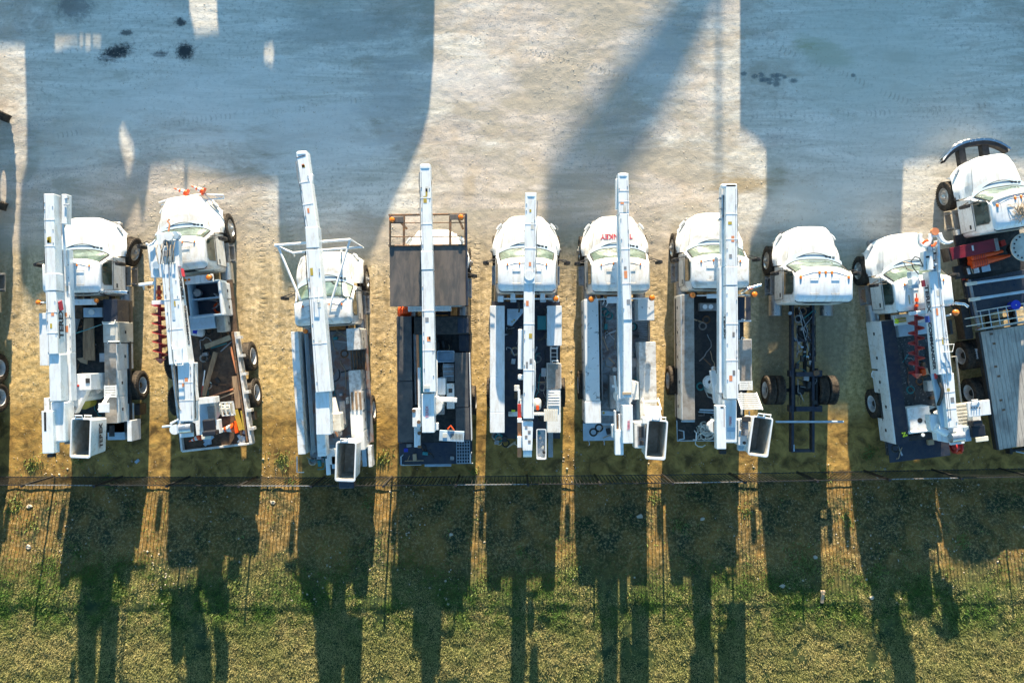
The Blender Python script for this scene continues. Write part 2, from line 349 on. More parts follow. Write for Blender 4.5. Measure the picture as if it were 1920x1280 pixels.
va = nd(t, 'ShaderNodeVectorMath', operation='ADD'); t.links.new(co, va.inputs[0]); t.links.new(vm.outputs[0], va.inputs[1]); mth_vec = va.outputs[0]
for a in ((505,320,500,690),(482,330,520,700),(548,330,560,600),(880,330,905,700),(712,420,715,820),(1062,420,1068,800),(1232,420,1240,760),(1690,300,1650,560),(300,300,286,560),
          (870,60,1240,150),(90,250,700,180),(1400,210,1880,190),(380,330,520,345),(905,420,892,760),(1420,60,1900,260)): c = track(c, *a)
dryr = maprange(t, noise(t, co, .8, 4), .4, .65, .72, .95); t.links.new(dryr, p.inputs['Roughness'])
p.inputs['Specular IOR Level'].default_value = .25
t.links.new(c, p.inputs['Base Color'])
tr = TR[0]
for q in TR[1:]: tr = mth(t,'ADD', tr, q)
hgt = mth(t, 'ADD', mth(t, 'SUBTRACT', mth(t, 'MULTIPLY', n_fine, .6), mth(t,'MULTIPLY', tr, .5)), mth(t, 'ADD', mth(t, 'MULTIPLY', n_grit, .9), mth(t, 'MULTIPLY', n_strx, .10)))
bump(t, p, hgt, .8, .020)
ground = tag(obj('ground', gme, m), kind='structure')
# ------------------------------------------------------------ gravel, stones, grass, weeds
M3 = newmat('gravel_stone'); m, t, p = M3; co = nd(t, 'ShaderNodeTexCoord').outputs['Object']
c = mix(t, noise(t, co, 9, 2), (.30,.24,.16), (.66,.58,.47)); t.links.new(c, p.inputs['Base Color']); p.inputs['Roughness'].default_value = .85
rs = np.random.RandomState(3)
OCT = np.array([(1,0,0),(0,1,0),(-1,0,0),(0,-1,0),(0,0,.8),(0,0,-.5)], float)
OF = np.array([(0,1,4),(1,2,4),(2,3,4),(3,0,4),(1,0,5),(2,1,5),(3,2,5),(0,3,5)])
def scatter_rocks(name, P, S, material):
    n = len(P); a = rs.rand(n)*6.28; st = .6+.8*rs.rand(n, 3)
    V = OCT[None]*st[:,None]*S[:,None,None]; V = V*(1+.25*(rs.rand(n,6,1)-.5))
    x = V[:,:,0]*np.cos(a)[:,None]-V[:,:,1]*np.sin(a)[:,None]; y = V[:,:,0]*np.sin(a)[:,None]+V[:,:,1]*np.cos(a)[:,None]
    V = np.stack([x+P[:,0:1], y+P[:,1:2], V[:,:,2]*.75+gz(P[:,0],P[:,1])[:,None]+S[:,None]*.15], 2).reshape(-1,3)
    Fc = (OF[None]+(np.arange(n)*6)[:,None,None]).reshape(-1,3)
    return tag(obj(name, np_mesh(name, V, Fc), material), kind='stuff')
n = 120000; P = np.stack([rs.uniform(-26,26,n), rs.uniform(-4.9,12.5,n)], 1)
dens = vnoise(P[:,0]*1.4, P[:,1]*.5, 1.0, 21)*.6+vnoise(P[:,0], P[:,1], 2.3, 22)*.4
yy = P[:,1]; prob = np.where(yy > 5, .35, np.where(yy > -2.2, .85, .18))*sstep(.35,.7,dens)
P = P[rs.rand(n) < prob]
tag(scatter_rocks('gravel', P, .008+.015*rs.rand(len(P))**3, m), 'loose tan gravel strewn over the parking strip between the trucks', 'gravel')
n = 7000; P = np.stack([rs.uniform(-26,26,n), rs.uniform(-9.2,-3.9,n)], 1)
P = P[rs.rand(n) < sstep(.45,.8, vnoise(P[:,0],P[:,1],.9,31))*.9+.04]
S = .012+.035*rs.rand(len(P))**4
tag(scatter_rocks('loose_stones', P, S, M['rock']), 'pale stones scattered along and beyond the fence', 'stones')
def blades(n, name, fn_prob, hmin, hmax, wmin, wmax, material, lean=.7, ylo=-13.2, yhi=-5.1, xr=19, out=False):
    P = np.stack([rs.uniform(-xr,xr,n), rs.uniform(ylo,yhi,n)], 1)
    if out: P = P[(np.abs(P[:,0]) > 19) | (P[:,1] < -13.2)]; n = len(P)
    P = P[rs.rand(n) < fn_prob(P)]; n = len(P)
    z = gz(P[:,0],P[:,1]); a = rs.rand(n)*6.28; L = rs.rand(n)*lean; h = rs.uniform(hmin,hmax,n); wd = rs.uniform(wmin,wmax,n)
    b = rs.rand(n)*6.28; dx, dy = np.cos(b)*wd/2, np.sin(b)*wd/2
    B = np.stack([P[:,0],P[:,1],z-.005],1)
    v0 = B+np.stack([dx,dy,0*dx],1); v1 = B-np.stack([dx,dy,0*dx],1)
    tip = B+np.stack([np.cos(a)*np.sin(L)*h*1.3, np.sin(a)*np.sin(L)*h*1.3, h*np.cos(L)],1)
    V = np.stack([v0,v1,tip],1).reshape(-1,3); Fc = np.arange(3*n).reshape(-1,3)
    return tag(obj(name, np_mesh(name, V, Fc), material), kind='stuff')
m, t, p = newmat('dry_grass'); co = nd(t, 'ShaderNodeTexCoord').outputs['Object']
straw = mix(t, noise(t, co, 40, 2), (.035,.055,.016), (.78,.66,.28))
green = mix(t, noise(t, co, 30, 2), (.02,.08,.015), (.15,.26,.045))
sp = nd(t, 'ShaderNodeSeparateXYZ'); t.links.new(co, sp.inputs[0])
gf = ramp(t, mth(t,'ADD', noise(t, co, .8, 6, .75), mth(t,'MULTIPLY', noise(t, co, 14, 2), .25)), [(.54,0.),(.68,1.)])
edge = maprange(t, sp.outputs[1], -10.6, -9.4, .35, 1.0)
c = mix(t, mth(t,'MULTIPLY', gf, edge, True), straw, green); t.links.new(c, p.inputs['Base Color']); p.inputs['Roughness'].default_value = .75; p.inputs['Specular IOR Level'].default_value = .2
def pg(P):
    nz = vnoise(P[:,0],P[:,1],1.3,41)*.6+vnoise(P[:,0],P[:,1],5,42)*.4
    return sstep(.12,.5, nz)*(.05+.95*sstep(7.2, 9.6, -P[:,1]+2.2*(vnoise(P[:,0],P[:,1],.5,43)-.5)))
tag(blades(860000, 'grass', pg, .03, .09, .010, .026, m, 1.0), 'dry tan and green grass covering the bank beyond the fence', 'grass')
tag(blades(900000, 'grass', pg, .03, .09, .014, .036, m, 1.0, -21., -5.1, 27, True), 'dry grass carrying on past the edges of the photo', 'grass')
m2, t, p = newmat('weed_leaf'); co = nd(t, 'ShaderNodeTexCoord').outputs['Object']
c = mix(t, noise(t, co, 12, 3), (.05,.10,.015), (.25,.30,.07)); t.links.new(c, p.inputs['Base Color']); p.inputs['Roughness'].default_value = .7
def pw(P):
    r = np.zeros(len(P))
    for px, py, s in ((150,860,.3),(60,870,.3),(205,900,.3),(720,858,.33),(530,862,.3),(545,900,.25),(975,1030,.2),(1075,1060,.3),(1500,1050,.55),(1555,1130,.5),
                      (1450,1110,.5),(1230,935,.25),(1275,985,.3),(1400,960,.3),(1545,890,.3),(1630,850,.35),(450,1090,.35),(330,1120,.4),(905,1090,.35),(890,885,.2),(1180,1110,.25),
                      (1720,1080,.35),(1765,1130,.5),(1590,975,.3),(60,985,.3),(25,950,.35),(110,1110,.5),(240,1095,.4),(880,1160,.3),(1640,1060,.3),(1800,1010,.3),(690,945,.25)):
        x, y = W(px, py, .3 if py > 900 else 0); r += np.exp(-((P[:,0]-x)**2+(P[:,1]-y)**2)/(2*(s*.5)**2))
    r += .035*sstep(.6,.8, vnoise(P[:,0],P[:,1],2.2,51))*(P[:,1] < -4)
    return np.clip(r, 0, 1)
tag(blades(230000, 'weeds', pw, .04, .16, .02, .05, m2, 1.2, -10.5, -3.6), 'small green weeds sprouting around the fence line', 'weeds')
# ------------------------------------------------------------ things beyond the top of the frame, whose long shadows cross the yard
def cast(name, outline, holes=(), depth=.8, m=None, parent=None, YO=34.0):
    cu = bpy.data.curves.new(name, 'CURVE'); cu.dimensions = '2D'; cu.fill_mode = 'BOTH'; cu.extrude = depth/2
    for ring in (outline, *holes):
        s = cu.splines.new('POLY'); s.points.add(len(ring)-1); s.use_cyclic_u = True
        for pt, (px, py) in zip(s.points, ring):
            gyy = (640-max(py, 640-YO*52.06))/52.06; pt.co = ((px-960)/52.06+(YO-gyy)*math.tan(R(1.4)), max(0., (YO-gyy)*TE) if py > -1000 else 0., 0, 1)
    tmp = bpy.data.objects.new('tmp', cu); COL.objects.link(tmp); dg = bpy.context.evaluated_depsgraph_get()
    me = bpy.data.meshes.new_from_object(tmp.evaluated_get(dg)); bpy.data.objects.remove(tmp)
    me.transform(Matrix.Rotation(R(90), 4, 'X')); me.transform(Matrix.Translation((0, YO, 0)))
    return obj(name, me, m or M['shedmat'], parent)
B0 = -5000
a = cast('storage_barn', [(-300,B0),(-300,62),(46,68),(50,200),(50,330),(40,360),(35,440),(40,520),(62,555),(88,535),(96,440),(108,420),(125,590),(215,610),
     (222,440),(258,360),(268,400),(282,300),(345,292),(345,345),(352,345),(352,298),(430,320),(521,325),(523,470),(535,530),(600,500),(690,470),(712,420),(735,365),
     (765,305),(790,245),(805,190),(813,90),(816,-60),(816,B0)],
     [[(103,52),(145,52),(145,112),(103,112)],[(149,50),(156,50),(156,104),(149,104)],[(160,50),(170,50),(170,108),(160,108)],[(174,50),(189,50),(189,102),(174,102)],
      [(355,-60),(405,-60),(408,30),(430,78),(366,84),(355,40)],[(495,72),(511,66),(519,110),(510,142),(495,132)],[(218,240),(230,218),(250,258),(256,300),(241,350),(226,292)],
      [(328,50),(331,50),(331,85),(328,85)],[(141,99),(144,99),(144,122),(141,122)]], YO=22.0)  # unseen stand-in, outline and openings shaped to the shadow and its lit patches
tag(a, 'low timber storage barn standing just past the top of the photo', 'barn')
a = cast('crushing_plant', [(1387,B0),(1387,-60),(1345,0),(1292,110),(1230,235),(1165,345),(1140,430),(1092,500),(1020,485),(1018,350),(1040,300),(1090,225),(1190,100),(1262,0),(1330,-110),(1387,-230)][::-1], YO=62.0)  # unseen stand-in added to cast the soft diagonal shadow band
tag(a, 'tall inclined stone conveyor beyond the top of the photo', 'conveyor')
a = cast('gravel_shed', [(1387.5,B0),(1387.5,225),(1415,240),(1437,262),(1437,400),(1405,470),(1402,700),(1420,750),(1440,640),(1500,640),(1560,755),(1624,765),(1628,480),(1690,440),(1694,292),(1760,280),(1900,285),(2200,262),(2200,B0)], YO=21.0)  # unseen stand-in, outline shaped to the shadow over the right of the yard
tag(a, 'wide gravel shed beyond the top right of the photo', 'shed')
a = cast('utility_pole', [(1343,B0),(1343,350),(1352,350),(1352,B0)], depth=.20, m=M['woodpole'], YO=52.0)
tag(a, 'single wooden pole beyond the top of the photo', 'pole')
# ------------------------------------------------------------ fence
fence = empty('picket_fence', 0, -4.85, 0); tag(fence, 'long black metal picket fence between the dirt yard and the grass bank', 'fence')
fp = [(-2, 909.5), (600, 911), (1230, 906), (1925, 894)]
def fy(x):
    px = 960+x*F/(H-1.83); pts = fp
    for (a0,b0),(a1,b1) in zip(pts, pts[1:]):
        if px <= a1 or (a1,b1) == pts[-1]:
            py = b0+(b1-b0)*(px-a0)/(a1-a0); return W(px, py, 1.83)[1]+4.85
def fzz(x, y): return float(gz(x, y-4.85))
sx = -18.9-3*2.43; SP = 2.43; k = 0
while sx < 26:
    x1 = sx+SP; ya, yb = fy(sx), fy(x1)
    za = fzz(sx, ya); zb = fzz(x1, yb)
    mb = MB().rbx(sx, ya, za+.96, .065, .065, 1.92); mb.rbx(sx, ya, za+1.94, .08, .08, .03)
    obj('post', mb, M['fencemetal'], fence)
    mb = MB(); q = 19
    for i in range(1, q):
        u = i/q; mb.rbx(sx+SP*u, ya+(yb-ya)*u, (za+zb)/2+.94, .020, .020, 1.76)
    obj('picket_panel', mb, M['fencemetal'], fence)
    for hh in (1.80, .18):
        obj('rail', MB().beam((sx+.033,ya,za+hh),(x1-.033,yb,zb+hh),.026,.035), M['greysteel'] if (hh > 1 and k % 3 == 1) else M['fencemetal'], fence)
    sx = x1; k += 1
# ------------------------------------------------------------ wheels (meshes shared)
WM = {}
def wheel_meshes():
    r = .515; pr = [(.29,.125),(.33,.14),(.40,.15),(.47,.145),(.505,.12),(.515,.09)]
    for x in (.06,.02,-.02,-.06): pr += [(.515,x+.012),(.500,x+.008),(.500,x-.008),(.515,x-.012)]
    pr += [(.515,-.09),(.505,-.12),(.47,-.145),(.38,-.15),(.29,-.13)]
    mb = MB().lathe(pr, n=48, closed=True)
    for k in range(36):
        a = 2*math.pi*k/36
        for sx in (-.115,.115): mb.rbx(sx, math.cos(a)*.507, math.sin(a)*.507, .05, .03, .022, rx=a-math.pi/2)
    WM['tyre'] = mesh_of('tyre', mb)
    mb = MB().lathe([(.300,.135),(.29,.14),(.275,.10),(.262,.06),(.25,.075),(.21,.115),(.14,.13),(.12,.135)], n=36)
    WM['rimf'] = mesh_of('rim', mb)
    mb = MB().lathe([(.12,.10),(.12,.15),(.095,.165),(.075,.20),(.05,.225),(.0,.23)], n=20)
    for k in range(10):
        a = 2*math.pi*k/10; mb.cyl((.125,math.cos(a)*.15,math.sin(a)*.15),(.165,math.cos(a)*.15,math.sin(a)*.15),.014,6)
    for k in range(5):
        a = 2*math.pi*(k+.5)/5; mb.cyl((.095,math.cos(a)*.212,math.sin(a)*.212),(.108,math.cos(a)*.212,math.sin(a)*.212),.026,8)
    WM['hubf'] = mesh_of('hub', mb)
    mb = MB().lathe([(.300,.130),(.29,.14),(.27,.10),(.265,0.),(.255,-.06),(.20,-.075),(.12,-.06),(.11,-.06)], n=36)
    WM['rimr'] = mesh_of('rim', mb)
    mb = MB().lathe([(.115,-.06),(.11,.04),(.09,.07),(.0,.075)], n=20)
    for k in range(10):
        a = 2*math.pi*k/10; mb.cyl((-.065,math.cos(a)*.15,math.sin(a)*.15),(-.02,math.cos(a)*.15,math.sin(a)*.15),.014,6)
    WM['hubr'] = mesh_of('hub', mb)
wheel_meshes()
def add_wheel(root, x, y, side, kind='f', steer=0, dual=False, rim='rimwhite', z=.515, tyre='tyre'):
    def one(px, prt, withrim):
        o = obj('wheel', WM['tyre'].copy(), M[tyre], prt, smooth=True); o.location = (px, y, z)
        o.rotation_euler = (rnd.random()*.4, 0, (0 if side > 0 else math.pi)+R(steer))
        if withrim:
            k = 'f' if kind == 'f' else 'r'
            obj('rim', WM['rim'+k].copy(), M[rim], o, smooth=True); obj('hub', WM['hub'+k].copy(), M['alu' if kind == 'f' else 'black'], o, smooth=True)
        return o
    one(x, root, True)
    if dual: one(x-side*.33, root, False)
# ------------------------------------------------------------ cab
def front_y(u, yf, c, pw=3.2): return yf-c*abs(u)**pw
def cab_ring(z, hx, yf, c, y0=0., n=12, rr=.10):
    out = [(-hx, front_y(1,yf,c), z)]
    out = [(hx*u, front_y(u,yf,c), z) for u in [(-1+2*i/n) for i in range(n+1)]]
    for k in range(4):
        a = R(90*k/3); out.append((hx-rr+rr*math.cos(a), y0+rr-rr*math.sin(a), z))
    for k in range(4):
        a = R(90*k/3); out.append((-hx+rr-rr*math.sin(a), y0+rr-rr*math.cos(a), z))
    return out
CABS = {}
def cab_profile(style):
    # belt front y, roof front y, roof z
    return dict(A=(1.52,1.08,2.62,.25,.16), B=(1.50,.84,2.52,.30,.12), C=(1.50,1.12,2.80,.28,.26))[style]
def make_cab(style):
    yb, yr, zr, cb, cr = cab_profile(style); P = []
    def add(name, mb, mat, par=None, **k): P.append((name, mb, mat, par, k))
    zt = zr-.15
    body = MB().loft([cab_ring(.92,.98,1.42,.20),cab_ring(1.2,1.02,1.50,.25),cab_ring(1.80,1.03,yb,cb),cab_ring(1.90,1.015,yb-.05,cb),cab_ring(zt,.945,yr+.02,cr)])
    add('cab_shell', body, 'white', smooth=True)
    # roof with sloping back edge
    y0 = .0
    roof = MB().loft([cab_ring(zt,.955,yr+.05,cr,y0,rr=.14),cab_ring(zt+.06,.955,yr+.03,cr,y0+.02,rr=.14),cab_ring(zr-.02,.90,yr-.06,cr,y0+.10,rr=.16),cab_ring(zr+.015,.84,yr-.14,cr,y0+.15,rr=.16),cab_ring(zr+.03,.5,yr-.28,cr*.6,y0+.22,rr=.14)])
    add('roof', roof, 'white', smooth=True)
    rb = roof
    for x in ((-.6,-.3,0,.3,.6) if style != 'C' else (-.66,-.2,.2,.66)): rb.bx(x-.006,x+.006,y0+.3,yr-.25,zr+.0,zr+.028)
    gk = MB().tube([(-.93,.14,zt+.04),(-.90,.03,zt+.03),(-.82,-.01,zt+.02),(.82,-.01,zt+.02),(.90,.03,zt+.03),(.93,.14,zt+.04)], .014, 6)
    add('gasket', gk, 'black', 'roof')
    for sx in (-.34, .34):
        for yq in (yr-.36, .26): add('roof_hoop', MB().tube([(sx-.13,yq+.02,zr+.02),(sx-.13,yq,zr+.05),(sx+.13,yq,zr+.05),(sx+.13,yq+.02,zr+.02)], .009, 5), 'greysteel', 'roof')
    add('roof_seam', MB().tube([(-.80,yr-.20-.1,zr+.012),(-.3,yr-.13,zr+.026),(.3,yr-.13,zr+.026),(.80,yr-.20-.1,zr+.012)], .006, 5), 'greysteel', 'roof')
    # windshield
    ws = MB(); rows = []
    for j in range(6):
        v = j/5; z = 1.90+(zt-.03-1.90)*v; hx = (1.015+(.945-1.015)*v)*.90; yf = (yb-.05)+(yr+.02-(yb-.05))*v; c = cb+(cr-cb)*v
        rows.append([(hx*u*1.012, front_y(u*.90,yf,c)+.022+ (.006 if 0<j<5 else 0), z+.008) for u in [(-1+2*i/16) for i in range(17)]])
    ws.loft(rows, False, False, False); add('windshield', ws, 'glassgreen', smooth=True)
    edge = [rows[0][k] for k in range(17)]+[rows[j][16] for j in range(1,6)]+[rows[5][k] for k in range(15,-1,-1)]+[rows[j][0] for j in range(4,-1,-1)]
    add('windshield_seal', MB().tube(edge, .02, 5), 'black', 'windshield', smooth=True)
    wp = MB()
    for s in (-1, 1):
        y1 = front_y(.5,yb-.05,cb)
        wp.tube([(s*.15,y1+.06,1.91),(s*.48,y1-.10+.03,2.06)], .010, 5); wp.tube([(s*.25,y1-.03,1.99),(s*.72,y1-.16,2.07)], .009, 5)
    add('wiper', wp, 'black')
    cw = MB(); rows = [[(x, front_y(x/1.0, yy, cc), zz) for x in [(-.95+1.9*i/14) for i in range(15)]] for yy, cc, zz in ((yb-.06,cb,1.905),(yb+.05,cb+.02,1.885),(1.74,.40,1.845))]
    cw.loft(rows, False, False, False); add('cowl', cw, 'lblue', smooth=True)
    vt = MB()
    for i in range(3): vt.rbx(.42+i*.12, 1.585-.02*i, 1.888, .085, .045, .012, rz=-.10)
    add('cowl_vent', vt, 'black', 'cowl')
    # hood: lofted surface with fenders
    def key(v, tab):
        for (v0,a0),(v1,a1) in zip(tab, tab[1:]):
            if v <= v1: return a0+(a1-a0)*(v-v0)/(v1-v0)
        return tab[-1][1]
    sq = style == 'B'; yfr = 2.50 if sq else 2.62
    HW = [(0,.88),(.35,.82),(.7,.74 if not sq else .80),(.92,.64 if not sq else .78),(1,.58 if not sq else .74)]
    ZC = [(0,1.86),(.35,1.85),(.7,1.79),(.92,1.70),(1,1.60)]
    ZF = [(0,1.32),(.4,1.30),(.7,1.22),(.9,1.10),(1,1.0)]
    FW = [(0,1.12),(.3,1.16),(.6,1.15),(.85,1.08 if not sq else 1.13),(1,1.02 if not sq else 1.12)]
    rows = []
    NV = 18
    for j in range(NV+2):
        v = min(1, j/NV); hw, zc, zf, fw = key(v,HW), key(v,ZC), key(v,ZF), key(v,FW); drop = 0 if j <= NV else 1
        fe = fw-hw
        prof = [(0,zc),(hw*.35,zc-.006),(hw*.7,zc-.03),(hw*.9,zc-.06),(hw,zc-.12),(hw+fe*.12,(zc+zf)/2),(hw+fe*.25,zf+.10),(hw+fe*.55,zf+.03),(hw+fe*.85,zf-.03),(fw,zf-.12),(fw+.01,0),(fw,0)]
        row = []
        for q, (x, z) in enumerate(prof):
            yrr = (1.68-.36*min(1,(x/.88))**2.0) if not sq else (1.70-.30*min(1,(x/.88))**4)
            yff = yfr-((.62 if not sq else .28)*(max(0,x-.30)/.85)**2.2) 
            y = yrr+(yff-yrr)*v
            if q >= 10:
                dy = abs(y-1.57); zb = .62 if dy > .61 else .515+math.sqrt(max(0,.62**2-dy*dy)); zb = min(zb, zf-.14)
                z = max(zb, 0)+(.0 if q == 11 else min(.05, (zf-.12-zb)*.5))
            if drop: z = min(z, .78) if q < 10 else z; y -= .03
            row.append((x,y,z))
        rows.append([(-x,y,z) for x,y,z in reversed(row[1:])]+row)
    hood = MB().loft(rows, False, False, False)
    add('hood', hood, 'white', smooth=True)
    add('hood_seam', MB().tube([(x, (1.685-.36*min(1,abs(x)/.88)**2.0)+.0, 1.885-.055*min(1,abs(x)/.88)**3) for x in [(-.87+1.74*i/16) for i in range(17)]], .013, 5), 'black', 'hood')
    hl = MB()
    for s in (-1,1):
        hl.tube([(s*.84,2.41 if not sq else 2.42,1.12),(s*.93,2.33 if not sq else 2.38,1.13),(s*1.0,2.22,1.13)], .055, 8)
    add('headlight', MB().add([v for v in hl.v[:len(hl.v)//2]], [f for f in hl.f[:len(hl.f)//2]]), 'lens', 'hood', smooth=True)
    add('headlight', MB().add([v for v in hl.v[len(hl.v)//2:]], [tuple(i-len(hl.v)//2 for i in f) for f in hl.f[len(hl.f)//2:]]), 'lens', 'hood', smooth=True)
    for q in (15, 7): add('hood_crease', MB().tube([(rows[j][q][0], rows[j][q][1], rows[j][q][2]+.004) for j in range(2, 16)], .007, 5), 'greysteel', 'hood')
    add('hood_badge', MB().rbx(.12,yfr-.12,1.672,.17,.05,.03,rx=-.8), 'greysteel', 'hood')
    add('hood_vent', MB().rbx(1.155,1.36,1.15,.02,.10,.10).rbx(-1.155,1.36,1.15,.02,.10,.10).rbx(1.05,1.40,1.30,.05,.14,.012).rbx(-1.05,1.40,1.30,.05,.14,.012), 'black', 'hood')
    add('grille', MB().bx(-.5,.5,yfr-.12,yfr+.0,.75,1.30), 'chrome', bevel=.03)
    add('front_bumper', MB().loft([rrect(.70,.10,.08,.42,0,yfr-.14),rrect(.74,.12,.08,.50,0,yfr-.13),rrect(.74,.12,.08,.66,0,yfr-.13),rrect(.70,.10,.08,.70,0,yfr-.14)]), 'greysteel', smooth=True)
    # doors, windows, handles, mirrors, steps
    for s in (-1, 1):
        dm = MB()
        dm.add([(s*1.042,.16,1.02),(s*1.042,1.30,1.02),(s*1.047,1.22,1.86),(s*1.047,.16,1.86),(s*1.02,.16,1.02),(s*1.02,1.30,1.02),(s*1.025,1.22,1.86),(s*1.025,.16,1.86)],
               [(0,1,2,3),(7,6,5,4),(0,4,5,1),(1,5,6,2),(2,6,7,3),(3,7,4,0)])
        add('door', dm, 'white', bevel=.012)
        di = 'door%d' % s; P[-1] = ('door', dm, 'white', None, {'bevel': .012, 'key': di})
        add('door_gap', MB().tube([(s*1.046,.14,1.0),(s*1.046,1.32,1.0),(s*1.050,1.24,1.88),(s*1.050,.14,1.88),(s*1.046,.14,1.0)], .008, 5), 'black', di)
        add('door_handle', MB().bx(s*1.045,s*1.058,.22,.36,1.60,1.68), 'black', di)
        ll = MB().add([(s*1.0455,.20,1.30),(s*1.0455,1.2,1.30),(s*1.0455,1.2,1.312),(s*1.0455,.2,1.312)], [(0,1,2,3)]); add('door_line', ll, 'greysteel', di)
        zt2 = zt-.05
        def hxz(z): return 1.015+(.945-1.015)*(z-1.90)/(zt-1.90)
        yt = yr-.13
        def win(off, g):
            pts = [(.30-g,1.93-g),(1.10+g,1.93-g),(1.08+g,2.03),(yt+g,zt2-.04),(yt-.06,zt2+g),(.36,zt2+g),(.29-g,zt2-.08)]
            a = [(s*(hxz(z)+off), y, z) for y, z in pts]; b = [(s*(hxz(z)-.03), y, z) for y, z in pts]; n = len(pts)
            return MB().add(a+b, [tuple(range(n)), tuple(reversed(range(n,2*n)))]+[(i,(i+1)%n,(i+1)%n+n,i+n) for i in range(n)])
        add('window_frame', win(.007,.03), 'greysteel', di); add('side_window', win(.012,0), 'glassdark', di)
        ar = MB().tube([(s*1.02,1.10,2.32),(s*1.34,1.02,2.30),(s*1.36,1.02,1.75),(s*1.05,1.14,1.72)], .017, 6).tube([(s*1.02,.98,2.24),(s*1.34,1.0,2.20)], .009, 5)
        add('mirror_arm', ar, 'alu'); P[-1] = ('mirror_arm', ar, 'black', None, {'key': 'arm%d' % s, 'smooth': True})
        add('mirror', MB().loft([rrect(.075,.045,.035,1.78,s*1.36,.99),rrect(.10,.06,.04,1.84,s*1.36,.985),rrect(.10,.06,.04,2.18,s*1.36,.985),rrect(.06,.04,.03,2.26,s*1.36,.99)]), 'black', 'arm%d' % s, smooth=True)
        st = MB().bx(s*.86,s*1.12,.35,1.02,.78,.81).bx(s*1.0,s*1.20,.35,1.02,.44,.47)
        for yy in (.42,.94): st.bx(s*.85,s*1.12,yy-.02,yy+.02,.47,.78).bx(s*1.08,s*1.19,yy-.015,yy+.015,.47,.62)
        add('cab_step', st, 'alu', None)
    for sd in (-1, 1):
        add('fuel_tank', MB().loft([[(sd*.90+.22*math.cos(q), y, .66+.25*math.sin(q)) for q in [2*math.pi*i/20 for i in range(20)]] for y in (-.38,-.36,.31,.33)]), 'alu', smooth=True)
    xs_ = (-.64,-.24,0.,.24,.64) if style != 'C' else (-.78,-.17,0.03,.23,.78)
    for i, x in enumerate(xs_):
        yy = yr-.16-(.16 if style=='C' and abs(x)>.5 else .02*abs(x)*3); zz = zr+.012
        sc_ = 1.5 if style == 'C' else 1.
        P.append(('marker_light', MB().loft([rrect(.026*sc_,.042*sc_,.024*sc_,zz-.01,x,yy),rrect(.026*sc_,.042*sc_,.024*sc_,zz+.02,x,yy),rrect(.016*sc_,.028*sc_,.014*sc_,zz+.042,x,yy)]), 'amber', None, {'smooth': True}))
        P.append(('light_base', MB().bx(x-.012*sc_,x+.012*sc_,yy-.13*sc_,yy-.04,zz-.008,zz+.012), 'lblue', None, {}))
    add('rear_window', MB().bx(-.42,.42,-.012,.02,1.95,2.30), 'glassdark')
    add('rear_panel', MB().bx(-.9,.9,-.02,.01,1.0,1.85), 'offwhite')
    return P
def put_cab(root, style, skip=(), mats={}):
    if style not in CABS:
        CABS[style] = [(n, mesh_of(n, mb), mt, par, k) for n, mb, mt, par, k in make_cab(style)]
    ref = {}
    for n, me, mt, par, k in CABS[style]:
        if n in skip: continue
        kk = dict(k); key = kk.pop('key', n)
        o = obj(n, me.copy() if mt in mats or not me.users else me, M[mats.get(mt, mt)], ref.get(par, root) if par else root, **kk)
        ref[key] = o
    return ref
